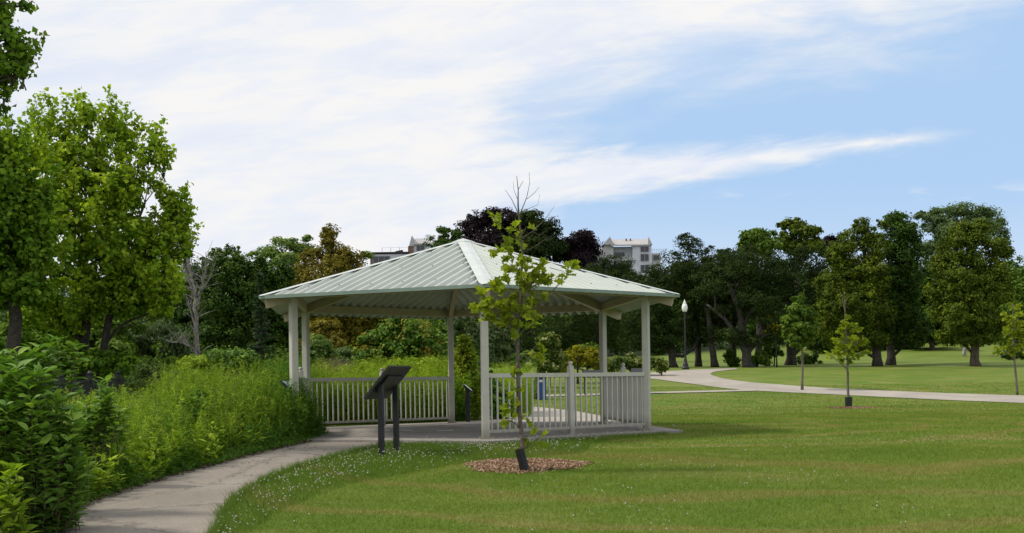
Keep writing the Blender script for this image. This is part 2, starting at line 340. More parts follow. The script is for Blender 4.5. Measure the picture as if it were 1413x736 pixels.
LM = dict(
    maple=leafmat('maple_leaf', (0.1216, 0.2212, 0.0149), (0.2699, 0.3958, 0.0268), (0.5128, 0.6054, 0.0446), .36),
    maple2=leafmat('maple_leaf_dark', (0.0725, 0.1527, 0.0127), (0.1448, 0.2618, 0.0191), (0.2896, 0.3928, 0.0319), .3),
    dark=leafmat('dark_leaf', (0.0268, 0.0644, 0.0088), (0.0534, 0.1043, 0.0127), (0.1114, 0.1894, 0.0190), .2),
    mid=leafmat('mid_leaf', (0.0658, 0.1188, 0.0153), (0.1097, 0.1881, 0.0214), (0.1975, 0.2970, 0.0337), .25),
    pale=leafmat('pale_leaf', (0.0954, 0.1650, 0.0382), (0.1590, 0.2400, 0.0510), (0.2703, 0.3600, 0.0893), .3),
    grey=leafmat('grey_green_leaf', (0.0750, 0.1200, 0.0446), (0.1200, 0.1800, 0.0638), (0.1950, 0.2700, 0.1020), .25),
    bronze=leafmat('bronze_leaf', (0.1115, 0.0993, 0.0127), (0.1951, 0.1628, 0.0179), (0.2972, 0.2581, 0.0319), .25),
    orange=leafmat('turning_leaf', (0.0564, 0.1358, 0.0194), (0.1370, 0.2299, 0.0291), (0.3867, 0.2508, 0.0404), .28, scl=1.0),
    pine=leafmat('pine_needle', (0.0179, 0.0342, 0.0082), (0.0321, 0.0528, 0.0122), (0.0609, 0.0854, 0.0183), .12, gloss=.04),
    spruce=leafmat('spruce_needle', (0.0288, 0.0576, 0.0245), (0.0512, 0.0928, 0.0408), (0.0960, 0.1440, 0.0612), .1),
    purple=leafmat('purple_leaf', (0.0120, 0.0084, 0.0120), (0.0264, 0.0156, 0.0204), (0.0540, 0.0300, 0.0360), .12),
    olive=leafmat('olive_leaf', (0.0600, 0.0895, 0.0095), (0.1071, 0.1491, 0.0119), (0.2036, 0.2583, 0.0214), .25),
    arbor=leafmat('cedar_leaf', (0.0752, 0.1268, 0.0127), (0.1609, 0.2242, 0.0191), (0.3220, 0.3510, 0.0382), .2),
    bright=leafmat('bright_leaf', (0.1375, 0.1932, 0.0161), (0.2432, 0.2995, 0.0223), (0.3807, 0.4250, 0.0446), .45),
    shrub=leafmat('dogwood_leaf', (0.0751, 0.1689, 0.0190), (0.1394, 0.2683, 0.0272), (0.2790, 0.4173, 0.0544), .28, gloss=.5),
    weed=leafmat('weed_leaf', (0.1292, 0.2190, 0.0196), (0.2477, 0.3616, 0.0281), (0.4310, 0.5329, 0.0561), .35, scl=1.2),
    weedd=leafmat('weed_dark_leaf', (0.0585, 0.1380, 0.0190), (0.0975, 0.2024, 0.0245), (0.1755, 0.2944, 0.0408), .3, scl=1.2),
    plume=leafmat('plume', (.12, .085, .06), (.20, .145, .11), (.30, .24, .19), .3),
    cream=leafmat('flowering_leaf', (0.0636, 0.1125, 0.0191), (0.1272, 0.1800, 0.0319), (0.6042, 0.5400, 0.2550), .25, scl=2.0),
    yellow=leafmat('yellow_leaf', (0.1166, 0.1320, 0.0094), (0.2565, 0.2420, 0.0140), (0.3731, 0.3300, 0.0281), .35),
    flower=leafmat('clover_flower', (0.3600, 0.3600, 0.3040), (0.4960, 0.4800, 0.4160), (0.6000, 0.5920, 0.5440), .1),
    chip=leafmat('wood_chip', (.13, .07, .04), (.34, .21, .13), (.56, .41, .29), .0) if True else leafmat('x', (0.1400, 0.0784, 0.0480), (0.3200, 0.2128, 0.1440), (0.5200, 0.4256, 0.3240), .0),
    litter=leafmat('leaf_litter', (.03, .022, .014), (.09, .06, .04), (.18, .13, .09), .0),
)

# ------------------------------------------------------------------ ground
def axis(a, b, near_lo, near_hi, s0, grow):
    pts = list(np.arange(near_lo, near_hi+1e-6, s0)); s = s0
    hi = near_hi
    while hi < b: s *= grow; hi += s; pts.append(hi)
    s = s0; lo = near_lo
    while lo > a: s *= grow; lo -= s; pts.insert(0, lo)
    return np.array(pts)
gx = axis(-900, 900, -30, 30, .6, 1.12); gy = axis(-50, 1500, 2, 75, .45, 1.08)
XX, YY = np.meshgrid(gx, gy); ZZ = T(XX, YY)
nx, ny = len(gx), len(gy)
idx = np.arange(nx*ny).reshape(ny, nx)
fc = np.stack([idx[:-1, :-1], idx[:-1, 1:], idx[1:, 1:], idx[1:, :-1]], -1).reshape(-1, 4)
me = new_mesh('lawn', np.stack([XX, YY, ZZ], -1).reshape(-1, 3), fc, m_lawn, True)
tag(link('lawn', me), 'mown green lawn rising gently to a wooded slope', 'lawn', kind='structure')

def resample(pts, n):
    p = np.array(pts, float)
    # smooth with catmull-rom then arclength resample
    out = []
    for i in range(len(p)-1):
        a, b, c, d = p[max(i-1, 0)], p[i], p[i+1], p[min(i+2, len(p)-1)]
        for t in np.linspace(0, 1, 12, endpoint=False):
            out.append(.5*((2*b)+(-a+c)*t+(2*a-5*b+4*c-d)*t*t+(-a+3*b-3*c+d)*t**3))
    out.append(p[-1]); out = np.array(out)
    s = np.r_[0, np.cumsum(np.linalg.norm(np.diff(out, axis=0), axis=1))]
    q = np.linspace(0, s[-1], n)
    return np.stack([np.interp(q, s, out[:, k]) for k in range(2)], -1)
POLYS = []
def strip(name, A, B, mat_, off, n=80, m=6, jag=0.02, label='', cat=''):
    A = [hit(*p)[:2] if len(p) == 2 else p[:2] for p in A]; B = [hit(*p)[:2] if len(p) == 2 else p[:2] for p in B]
    a = resample(A, n); b = resample(B, n)
    POLYS.append(np.vstack([a, b[::-1]]))
    rr = np.random.default_rng(3)
    V = []; 
    ja = rr.normal(0, jag, n); jb = rr.normal(0, jag, n)
    for i in range(n):
        d = (b[i]-a[i]); l = np.linalg.norm(d); d = d/l
        p0 = a[i]+d*ja[i]; p1 = b[i]+d*jb[i]
        for k in range(m+1):
            q = p0+(p1-p0)*k/m; V.append((q[0], q[1], float(T(q[0], q[1]))+off))
    Fc = [(i*(m+1)+k, i*(m+1)+k+1, (i+1)*(m+1)+k+1, (i+1)*(m+1)+k) for i in range(n-1) for k in range(m)]
    o = link(name, new_mesh(name, V, Fc, mat_, True)); tag(o, label, cat, kind='structure'); return a, b
NPL = [(-60, 800), (50, 736), (100, 702), (160, 680), (225, 660), (290, 643), (350, 627), (400, 615), (432, 607), (447, 600)]
NPR = [(230, 800), (300, 736), (312, 705), (340, 680), (390, 654), (440, 638), (485, 626), (521, 618), (556, 611), (580, 604)]
nearL, nearR = strip('footpath', NPL, NPR, m_path, .012, label='grey brown asphalt footpath curving from lower left to the shelter', cat='path')
MO = [(1650, 572), (1500, 562), (1413, 557), (1300, 552.5), (1170, 546), (1031, 539), (960, 531), (905, 524), (872, 519), (893, 515.3), (950, 511), (1015, 508.6)]
MI = [(1650, 553), (1500, 549), (1413, 546.5), (1300, 543), (1170, 537.5), (1084, 532), (1035, 528), (1004, 524), (985, 519.5), (981, 516), (990, 513), (1018, 510)]
strip('park_road', MO, MI, m_path2, .02, n=160, m=5, label='pale concrete walk curving across the lawn beyond the shelter', cat='path')
strip('side_path', [(725, 548.6), (800, 547.2), (900, 544), (1000, 541.5), (1045, 540.2)], [(725, 546.4), (800, 544.9), (900, 541.9), (1000, 539.4), (1045, 538)], m_path2, .030, n=60, m=2, label='thin pale walk joining the wide walk right of the shelter', cat='path')
strip('shelter_path', [(640, 584), (655, 577), (645, 568), (600, 561)], [(852, 583), (820, 573), (770, 565.5), (690, 558)], m_path2, .022, n=40, m=6, label='pinkish concrete walk leaving the far side of the shelter', cat='path')

# ------------------------------------------------------------------ gazebo
GC = Vector((-0.9578, 21.2758, 0)); TH = -1.4382; PR = 3.686; ER = 4.3136; ZE = 2.4825; ZA = 3.75
gz = empty('picnic_shelter', GC, 'six sided open park shelter with pale ribbed metal roof and slender posts', 'shelter')
def hexp(i, r, z=0.0):
    a = TH+i*math.pi/3; return Vector((r*math.cos(a), r*math.sin(a), z))
# slab (structure, world coords)
mb = MB(); SRD = 4.36
ring = [GC+hexp(i, SRD) for i in range(6)]
POLYS.append(np.array([(p.x, p.y) for p in ring]))
mb.add([p for p in ring]+[p+Vector((0, 0, -.3)) for p in ring], [tuple(range(6))]+[(i, i+6, (i+1) % 6+6, (i+1) % 6) for i in range(6)])
tag(mb.build('concrete_slab', m_slab), 'six sided concrete floor slab under the shelter', 'floor', kind='structure')
names = ['F', 'RF', 'RB', 'B', 'BL', 'FL']
for i in range(6):
    a = TH+i*math.pi/3; M = Matrix.Rotation(a, 3, 'Z'); p = hexp(i, PR)
    mb = MB(); mb.box((0, 0, 1.28), (.128, .128, 2.56), M, .012)
    po = mb.build('post', m_white, gz); po.location = p
    mb = MB(); mb.box((0, 0, .009), (.21, .21, .018), M)
    for sx in (-1, 1):
        for sy in (-1, 1):
            v = M @ Vector((sx*.082, sy*.082, 0)); mb.lathe((v.x, v.y, .018), [(.012, 0), (.012, .016), (.006, .02)], 6)
    mb.build('base_plate', m_white, po)
    # hip rafter under the roof plane, running past the post
    sl_ = (ZA-ZE)/ER
    def rz(r): return ZA-sl_*r-.075-.09
    mb = MB(); a_ = hexp(i, 4.20, rz(4.20)); b_ = hexp(i, .12, rz(.12)); mb.beam(a_, b_, .10, .17)
    mb.build('hip_rafter', m_cream, gz)
    # eave beam between posts
    q = hexp(i+1, PR); dn = (q-p).normalized()
    mb = MB(); mb.beam(p+dn*.07+Vector((0, 0, 2.53)), q-dn*.07+Vector((0, 0, 2.53)), .09, .15)
    mb.build('eave_beam', m_cream, gz)
mb = MB(); mb.lathe((0, 0, ZA-.36), [(.14, 0), (.14, .22)], 6); mb.build('ridge_hub', m_cream, gz)
SCREW = []
# ribbed roof faces
RIB = .058; PITCH = .205
for i in range(6):
    A = hexp(i, ER, ZE-RIB); B = hexp(i+1, ER, ZE-RIB); Ap = Vector((0, 0, ZA-RIB))
    mid = (A+B)/2; e = (B-A).normalized(); Ln = (B-A).length; up = (Ap-mid); SLn = up.length; up.normalize(); nrm = e.cross(up).normalized()
    if nrm.z < 0: nrm = -nrm
    prof = []; k = int(Ln/PITCH/2)+1
    for j in range(-k, k+1):
        s0 = j*PITCH
        for ds, h in ((-.084, 0), (-.026, RIB), (.0, RIB), (.026, RIB), (.084, 0)): prof.append((s0+ds, h))
    prof = [(s, h) for s, h in prof if abs(s) <= Ln/2-.01]
    prof = [(-Ln/2+.004, 0)]+prof+[(Ln/2-.004, 0)]
    V = []; Fc = []
    for s, h in prof:
        tm = SLn*(1-abs(s)/(Ln/2))
        V.append(mid+e*s+nrm*h+up*.004); V.append(mid+e*s+nrm*h+up*max(tm, 0))
    for j in range(len(prof)-1): Fc.append((2*j, 2*j+2, 2*j+3, 2*j+1))
    # thin sheet: underside as second skin
    nV = len(V); V += [v-nrm*.004 for v in V]; Fc += [tuple(q+nV for q in reversed(f)) for f in Fc]
    o = link('roof_panel', new_mesh('roof_panel', V, Fc, m_roof), gz)
    # screws
    for j in range(-k+1, k):
        for tt in (.12, .42, .74):
            t_ = SLn*tt; s_ = j*PITCH
            if abs(s_) < (1-tt)*Ln/2-.1 and (j*7+int(tt*10)) % 3 == 0:
                if not SCREW: mb = MB(); mb.lathe((0, 0, 0), [(.014, 0), (.014, .006), (.008, .012)], 6); SCREW.append(new_mesh('screw', mb.V, mb.F, m_fascia))
                so = link('screw', SCREW[0], o, mid+e*s_+nrm*RIB+up*t_)
    # eave trim
    mb = MB(); d = e*.0
    a2 = hexp(i, ER+.012, ZE-.027); b2 = hexp(i+1, ER+.012, ZE-.027); mb.beam(a2, b2, .018, .058); mb.build('eave_trim', m_fascia, gz)
# hip caps
for i in range(6):
    E0 = hexp(i, ER+.02, ZE+.006); E1 = Vector((0, 0, ZA+.006)); W = .125
    hd = (E1-E0).normalized()
    V = []
    sides = []
    for sgn in (-1, 1):
        A = hexp(i, ER, ZE); B = hexp(i+sgn, ER, ZE); Ap = Vector((0, 0, ZA))
        e = (B-A).normalized(); nrm = e.cross((Ap-A)).normalized()
        if nrm.z < 0: nrm = -nrm
        wv = nrm.cross(hd).normalized()
        if wv.dot(e) < 0: wv = -wv
        sides.append(wv)
    Ew = [E0+sides[0]*W*.75, E0, E0+sides[1]*W*.75]
    Em = [E0+hd*.15+sides[0]*W, E0+hd*.15, E0+hd*.15+sides[1]*W]
    Tp = [E1+sides[0]*.03-hd*.02, E1, E1+sides[1]*.03-hd*.02]
    Tm = [E1+sides[0]*W-hd*.25, E1-hd*.25, E1+sides[1]*W-hd*.25]
    rows = [Ew, Em, Tm, Tp]; V = [v for r_ in rows for v in r_]; V2 = [v-Vector((0, 0, .005)) for v in V]
    Fc = [(3*r_+c, 3*r_+c+1, 3*r_+c+4, 3*r_+c+3) for r_ in range(3) for c in range(2)]
    Fc = Fc+[tuple(q+12 for q in reversed(f)) for f in Fc]
    link('hip_cap', new_mesh('hip_cap', V+V2, Fc, m_cap), gz)
mb = MB()
pc = [hexp(i, .26, ZA+.018-.26*sl_) for i in range(6)]; mb.add([Vector((0, 0, ZA+.03))]+pc+[p-Vector((0, 0, .02)) for p in pc], [(0, 1+i, 1+(i+1) % 6) for i in range(6)]+[(1+i, 7+i, 7+(i+1) % 6, 1+(i+1) % 6) for i in range(6)])
mb.build('peak_cap', m_cap, gz)
# railings
for side in (0, 1, 3, 4):      # F-RF, RF-RB, B-BL, BL-FL
    p = hexp(side, PR); q = hexp(side+1, PR); d = (q-p); Ln = d.length; d.normalize()
    ang = math.atan2(d.y, d.x); M = Matrix.Rotation(ang, 3, 'Z')
    mid = (p+q)/2
    mb = MB(); mb.box((0, 0, .59), (.095, .095, 1.18), M, .008); rp_ = mb.build('rail_post', m_white, gz); rp_.location = mid
    mb = MB(); mb.lathe((0, 0, 1.18), [(.055, 0), (.055, .012), (.028, .022), (.025, .03), (.040, .045), (.045, .062), (.040, .08), (.022, .093), (.006, .097)], 12)
    mb.build('finial', m_white, rp_, smooth=True)
    for h in (0, 1):
        a = p+d*.065 if h == 0 else mid+d*.048
        b = mid-d*.048 if h == 0 else q-d*.065
        c = (a+b)/2
        mb = MB(); l = (b-a).length
        mb.beam((-d*l/2)+Vector((0, 0, 1.035)), d*l/2+Vector((0, 0, 1.035)), .055, .07)
        r_ = mb.build('top_rail', m_white, gz); r_.location = c
        mb = MB(); mb.beam((-d*l/2)+Vector((0, 0, .115)), d*l/2+Vector((0, 0, .115)), .045, .05); o = mb.build('bottom_rail', m_white, gz); o.location = c
        proto_b = None
        for k in range(14):
            t_ = (k+.5)/14-.5
            if proto_b is None:
                mb = MB(); mb.box((0, 0, .57), (.024, .024, .86), M); proto_b = mb.build('baluster', m_white, r_); bo = proto_b
            else:
                bo = proto_b.copy(); C.objects.link(bo); bo.parent = r_
            bo.location = d*(l*t_)
# floor marks
for px in (527, 559 , 614):
    hh = hit(px, 594.5 if px > 540 else 593.5); a, b = ray(px, 594.3); dd_ = -EYE/b
    mb = MB(); mb.box((0, 0, .004), (.30, .07, .006)); o = mb.build('floor_mark', m_signface); o.location = (a*dd_, dd_, 0.0)
    tag(o, {527: 'short white strip on the shelter floor, leftmost of three', 559: 'short white strip on the shelter floor, middle of three', 614: 'short white strip on the shelter floor, rightmost of three'}[px], 'floor mark', 'white strips on the shelter floor')

# ------------------------------------------------------------------ signs, bins, lamp
def panel_sign(loc, yaw, W, H, slant, top, label, legw=.075, legs=.62, face=m_signface, z0=0):
    """low edge towards local -X, panel long axis along local Y"""
    e = empty('information_sign', loc, label, 'sign', 'angled information signs'); e.rotation_euler.z = yaw
    ca, sa = math.cos(slant), math.sin(slant)
    zc = top-H/2*sa
    M = Matrix.Rotation(-slant, 3, 'Y')
    for s in ((-1, 1) if legs else (0,)):
        mb = MB(); zt = zc-.01
        mb.box((.0, s*legs/2, (zt-.1)/2-.02), (legw, legw, zt+.1), None, .006); mb.build('leg', m_black, e)
    mb = MB(); mb.box((0, 0, zc), (H, W, .035), M, .01); pn = mb.build('sign_panel', m_black, e)
    off = M @ Vector((0, 0, .0205))
    mb = MB(); mb.box((off.x, off.y, zc+off.z), (H-.05, W-.05, .004), M); mb.build('sign_face', face, pn)
    mb = MB(); mb.box((-M.col[2].x*.03, 0, zc-.03), (H*.5, W*.7 if legs else .12, .02), M); mb.build('bracket', m_black, pn)
    return e
a1 = Vector(hit(530, 629)); a2 = Vector(hit(544, 625))
ctr = (a1+a2)/2; ld = (a2-a1).normalized()
ang = math.atan2(ld.y, ld.x)-math.pi/2
panel_sign((ctr.x, ctr.y, float(T(ctr.x, ctr.y))), ang, .92, .60, R(50), 1.275, 'large black angled sign on two square legs in the grass, seen from behind')
g = ground(646, 25.3, 583); panel_sign((g[0], g[1], g[2]), R(178), .36, .26, R(40), .93, 'small sign with pale face on one black pedestal beside the pointed cedar', legw=.10, legs=0)
g = ground(819, 44, 545); panel_sign((g[0], g[1], g[2]), R(90), .9, .5, R(35), 1.02, 'distant black two legged sign between the rail posts of the shelter', legs=.7, face=m_black)
g = ground(880, 44.5, 545); panel_sign((g[0], g[1], g[2]), R(75), .55, .5, R(35), 1.05, 'distant narrow black sign seen through the right hand railing', legs=.25, face=m_black)
g = at(398, 600, 19.0); panel_sign((g[0], g[1], float(T(g[0], g[1]))), R(165), .26, .22, R(38), 1.05, 'small sign with pale blue face among weeds at the left front post', legw=.09, legs=0, face=mat('pale_blue_face', (.42, .52, .58), .4))
def bin_(px, d, w, h, m_, label, name, cat):
    g = ground(px, d); e = empty(name, g, label, cat)
    mb = MB(); mb.box((0, 0, h*.44+.02), (w, w, h*.88), None, w*.12); mb.build('body', m_, e)
    mb = MB(); mb.box((0, 0, h*.93), (w*1.08, w*1.08, h*.09), None, w*.14); mb.box((0, 0, h*.985), (w*.8, w*.8, h*.03), None, w*.1); mb.build('lid', m_black, e)
    mb = MB(); mb.box((0, -w/2-.006, h*.8), (w*.55, .012, h*.1)); mb.build('slot', m_signface if m_ is m_blue else m_black, e)
    for s in (-1, 1):
        mb = MB(); mb.tube([(s*w*.53, -.08, h*.72), (s*w*.62, 0, h*.72), (s*w*.53, .08, h*.72)], [.012]*3, 6); mb.build('handle', m_black, e)
bin_(738.5, 42.6, .38, .93, m_black, 'black litter bin beside the blue bin beyond the shelter', 'litter_bin', 'bin')
bin_(747, 42.2, .34, .92, m_blue, 'blue recycling bin beside the black bin beyond the shelter', 'recycling_bin', 'bin')
g = ground(946, 61.3, 509); e = empty('street_lamp', g, 'black park lamp post with white acorn globe beside the pale walk', 'lamp post')
hl = 3.97; e.scale = (.82, .82, 1)
mb = MB(); mb.lathe((0, 0, 0), [(.26, 0), (.26, .10), (.20, .16), (.17, .32), (.12, .42), (.10, .60), (.075, .66)], 12); mb.build('base', m_black, e, smooth=False)
mb = MB(); mb.lathe((0, 0, .66), [(.075, 0), (.055, hl-1.55), (.075, hl-1.52), (.06, hl-1.46)], 12); mb.lathe((0, 0, hl-.80), [(.06, 0), (.14, .06), (.15, .1)], 12); mb.build('pole', m_black, e)
m_globe = mat('frosted_globe', (.82, .82, .80), .3, var=.02)
mb = MB(); mb.lathe((0, 0, hl-.70), [(.13, 0), (.185, .12), (.205, .25), (.18, .38), (.11, .48)], 14); mb.build('globe', m_globe, e, smooth=True)
mb = MB(); mb.lathe((0, 0, hl-.22), [(.12, 0), (.10, .06), (.05, .12), (.025, .2), (.008, .24)], 12); mb.build('globe_cap', m_globe, e, smooth=True)

# black picket fence on the left
fpts = []
for px, d, ty in ((20, 15.4, 533), (52, 16.8, 531), (85, 18.6, 527.5), (124, 20.6, 523.5), (163, 22.9, 521.5), (203, 25.4, 520), (243, 28.2, 519.5), (278, 31.2, 519), (308, 34.5, 518.5)):
    x, y, z = at(px, ty, d); fpts.append(Vector((x, y, z)))
fe = empty('picket_fence', (fpts[0].x, fpts[0].y, float(T(fpts[0].x, fpts[0].y))), 'black metal picket fence behind the tall weeds on the left', 'fence')
fo = Vector(fe.location)
for i, p in enumerate(fpts):
    g_ = float(T(p.x, p.y)); mb = MB(); mb.box((0, 0, (p.z+.02-g_)/2), (.09, .09, p.z+.06-g_)); mb.box((0, 0, p.z+.06-g_), (.11, .11, .03)); mb.lathe((0, 0, p.z+.07-g_), [(.03, 0), (.05, .03), (.045, .06), (.01, .09)], 8)
    o = mb.build('post', m_black, fe); o.location = Vector((p.x, p.y, g_))-fo
    if i < len(fpts)-1:
        q = fpts[i+1]; mb = MB()
        a = p-fo; b = q-fo; mb.beam(a+Vector((0, 0, -.03)), b+Vector((0, 0, -.03)), .04, .04); mb.beam(a+Vector((0, 0, -1.05)), b+Vector((0, 0, -1.05)), .04, .04); mb.beam(a+Vector((0, 0, -.17)), b+Vector((0, 0, -.17)), .03, .03)
        n_ = int((q-p).length/.12)
        for k in range(1, n_): c = a.lerp(b, k/n_); mb.box(c+Vector((0, 0, -.58)), (.018, .018, 1.1))
        mb.build('fence_panel', m_black, fe)

# ------------------------------------------------------------------ foliage generators
def unit(v): return v/np.maximum(np.linalg.norm(v, axis=-1, keepdims=True), 1e-9)
def leaf_quads(P, nrm, ln, wd, bend=.25, dirs=None):
    n = len(P)
    a = dirs if dirs is not None else rng.normal(size=(n, 3))
    a = unit(a-(a*nrm).sum(1, keepdims=True)*nrm) if dirs is None else unit(a)
    b = unit(np.cross(nrm, a)); nn = np.cross(a, b)
    s = rng.uniform(.7, 1.25, (n, 1)); ln = ln*s; wd = wd*s
    V = np.stack([P-a*ln*.5, P+b*wd*.5+nn*wd*bend+a*ln*.05, P+a*ln*.5, P-b*wd*.5+nn*wd*bend+a*ln*.05], 1)
    return V
def crown(lobes, leaf, n, clump=.32, per=38, flat=.75, shell=.55, up=.6, droop=0.0):
    """lobes (m,6) world centre+radii; returns quads and per-leaf random"""
    lobes = np.array(lobes, float); vol = (lobes[:, 3]*lobes[:, 4]*lobes[:, 5])**.7
    nc = max(int(n/per), 4); k = rng.choice(len(lobes), nc, p=vol/vol.sum())
    d = unit(rng.normal(size=(nc, 3))); r = rng.uniform(shell, 1.04, (nc, 1))**.7
    r = np.where(rng.random((nc, 1)) < .25, rng.uniform(.15, .8, (nc, 1)), r)
    cc = lobes[k, :3]+d*r*lobes[k, 3:]
    rad = lobes[k, 3:].mean(1)
    cr = np.minimum(clump*rng.uniform(.6, 1.4, nc), rad*.7)
    kk = np.repeat(np.arange(nc), per)
    off = rng.normal(size=(len(kk), 3)); off = unit(off)*rng.uniform(0, 1, (len(kk), 1))**.5
    off[:, 2] *= flat
    P = cc[kk]+off*cr[kk, None]
    out = unit(d[kk]*.7+off*.8+rng.normal(size=off.shape)*.55+np.array([0, 0, up]))
    V = leaf_quads(P, out, leaf[0], leaf[1])
    if droop: V[:, 2, 2] -= leaf[0]*droop
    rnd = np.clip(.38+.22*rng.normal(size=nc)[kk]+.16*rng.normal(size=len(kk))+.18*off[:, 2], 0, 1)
    return V, rnd, cc, d
def limb_pts(a, b, sag=.0, n=6, wob=.06):
    a = Vector(a); b = Vector(b); l = (b-a).length; o = []
    w1 = Vector(rng.normal(size=3))*wob*l
    for i in range(n+1):
        t = i/n; p = a.lerp(b, t)+w1*math.sin(math.pi*t)+Vector((0, 0, 1))*(sag*l*math.sin(math.pi*t)); o.append(p)
    return o
def tree(name, label, cat, d, trunks, lobes, leaf, n, lm, bark, group=None, clump=.35, per=38, flat=.75, twigs=30, shell=.55,
         dz=1.0, sub=True, limb=.35, up=.6, spread=.8, limbs=True, droop=0, shoots=0):
    """trunks: list of px polylines [(px,py,width_px)...], first point on the ground if py is None"""
    m = PXM(d); W = []
    for lb in lobes:
        px, py, rx, ry = lb[:4]; dd_ = d+(lb[4] if len(lb) > 4 else rng.uniform(-.5, .5)*rx*m*spread)
        c = at(px, py, dd_); W.append((*c, rx*m*.92, rx*m*dz*.95, ry*m*.92))
    base = None; tb = MB(); tops = []
    for tr in trunks:
        pts = []; rad = []
        for j, (px, py, wp) in enumerate(tr):
            if py is None: g_ = ground(px, d); p = (g_[0], g_[1], g_[2]-.08)
            else: p = at(px, py, d+(rng.uniform(-.15, .15) if j else 0))
            pts.append(Vector(p)); rad.append(wp*m/2)
        if base is None: base = Vector((pts[0].x, pts[0].y, pts[0].z+.08))
        # densify
        P2, R2 = [], []
        for j in range(len(pts)-1):
            for t in np.linspace(0, 1, 4, endpoint=False):
                P2.append(pts[j].lerp(pts[j+1], t)+Vector(rng.normal(size=3))*rad[j]*.15*(1 if j+t > 0 else 0)); R2.append(rad[j]+(rad[j+1]-rad[j])*t)
        P2.append(pts[-1]); R2.append(rad[-1])
        R2[0] *= 1.35
        tb.tube(P2, R2, 9); tops.append((P2, R2))
    root = empty(name, base, label, cat, group)
    Q = []; RN = []
    W2 = list(W)
    if sub:
        for c in W:
            for _ in range(3):
                dv = unit(rng.normal(size=3)); s = rng.uniform(.28, .45)
                W2.append((c[0]+dv[0]*c[3]*.85, c[1]+dv[1]*c[4]*.85, c[2]+abs(dv[2])*c[5]*.8, c[3]*s, c[4]*s, c[5]*s))
    V, rnd, cc, dirs = crown(W2, leaf, n, clump, per, flat, shell, up, droop)
    if shoots:
        Vs, Rs_ = [V], [rnd]; arr = np.array(W)
        for _ in range(shoots):
            c = arr[rng.integers(len(arr))]; dv = unit(np.array([rng.normal()*.8, rng.normal()*.8, abs(rng.normal())+.3])); s0 = c[:3]+dv*c[3:]*.85
            dr = unit(dv*np.array([.6, .6, 0])+np.array([0, 0, 1.])); l = rng.uniform(.35, .95); kk = int(l/.09)
            tb.tube([s0-dr*.3, s0+dr*l*.5, s0+dr*l], [.012, .008, .003], 4, False)
            for q in range(kk):
                p = s0+dr*l*(q+.5)/kk+rng.normal(size=3)*.03; mq = 9; P_ = p+rng.normal(size=(mq, 3))*.062
                Vs.append(leaf_quads(P_, unit(rng.normal(size=(mq, 3))+np.array([0, 0, .8])), leaf[0], leaf[1])); Rs_.append(np.clip(rng.normal(.6, .2, mq), 0, 1))
        V = np.vstack(Vs); rnd = np.concatenate(Rs_)
    if limbs:
        Pa, Ra = tops[0]
        if len(tops) > 1: Pa = [p for t in tops for p in t[0]]; Ra = [r for t in tops for r in t[1]]
        for c in W:
            cv = Vector(c[:3])
            cand = [(abs((p-cv).length-(cv.z-p.z)*.6)+max(0, p.z-cv.z)*3, k) for k, p in enumerate(Pa) if p.z > base.z+.25*(cv.z-base.z)]
            if not cand: continue
            k = min(cand)[1]; r0 = max(Ra[k]*limb*1.3, .006)
            pts = limb_pts(Pa[k], cv, .06); nn = len(pts); rr = [r0*(1-.75*i/(nn-1)) for i in range(nn)]
            tb.tube(pts, rr, 6, False)
            ds = np.linalg.norm(cc-np.array(cv), axis=1); near = np.argsort(ds)[:max(3, twigs//len(W))]
            for q in rng.permutation(near)[:max(2, twigs//len(W))]:
                s_ = pts[int(rng.integers(2, nn))]; tb.tube(limb_pts(s_, cc[q], .05, 3), [r0*.35, r0*.25, r0*.18, r0*.08], 4, False)
    tr_o = tb.build('trunk', bark, root, base, True)
    V = V-np.array(base, dtype=np.float32)
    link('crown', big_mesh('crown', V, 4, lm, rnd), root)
    return root

# ------------------------------------------------------------------ left side trees
tree('maple_tree', 'large maple with bright spring green clusters rising behind the black fence', 'tree', 26,
     [[(104, None, 17), (116, 470, 13), (120, 420, 12), (112, 350, 9), (122, 280, 6), (135, 220, 3)],
      [(128, None, 13), (150, 440, 10), (165, 390, 8), (180, 330, 5), (200, 280, 3)]],
     [(70, 255, 55, 48), (120, 225, 40, 42), (150, 275, 45, 50), (95, 310, 70, 50), (165, 335, 50, 50), (215, 365, 34, 38), (185, 262, 24, 40), (150, 390, 55, 40),
      (195, 400, 45, 30), (60, 370, 50, 40), (118, 178, 9, 20), (150, 190, 8, 22), (205, 232, 9, 26), (226, 245, 7, 24), (250, 330, 14, 14), (233, 302, 8, 22), (170, 215, 10, 20),
      (60, 205, 16, 20), (90, 190, 14, 18), (255, 350, 10, 8), (225, 330, 16, 18), (110, 430, 40, 22), (175, 425, 35, 15), (230, 400, 26, 22), (225, 430, 20, 14), (60, 430, 40, 24), (90, 455, 30, 16)],
     (.115, .095), 30000, LM['maple'], m_barkd, clump=.15, per=15, shoots=170, twigs=120, dz=1.3, limb=.4)
tree('shade_tree', 'dark trunked green tree at the far left edge behind the dogwood', 'tree', 23,
     [[(14, None, 22), (20, 440, 17), (14, 370, 13), (5, 300, 8), (0, 240, 5)]],
     [(0, 250, 42, 40), (25, 300, 45, 45), (-30, 320, 50, 60), (10, 370, 55, 35), (40, 400, 40, 22), (-30, 400, 50, 40), (45, 345, 25, 30), (20, 228, 16, 16), (-15, 225, 25, 20)],
     (.12, .10), 26000, LM['maple2'], m_barkd, clump=.14, per=16, shoots=60, twigs=50)
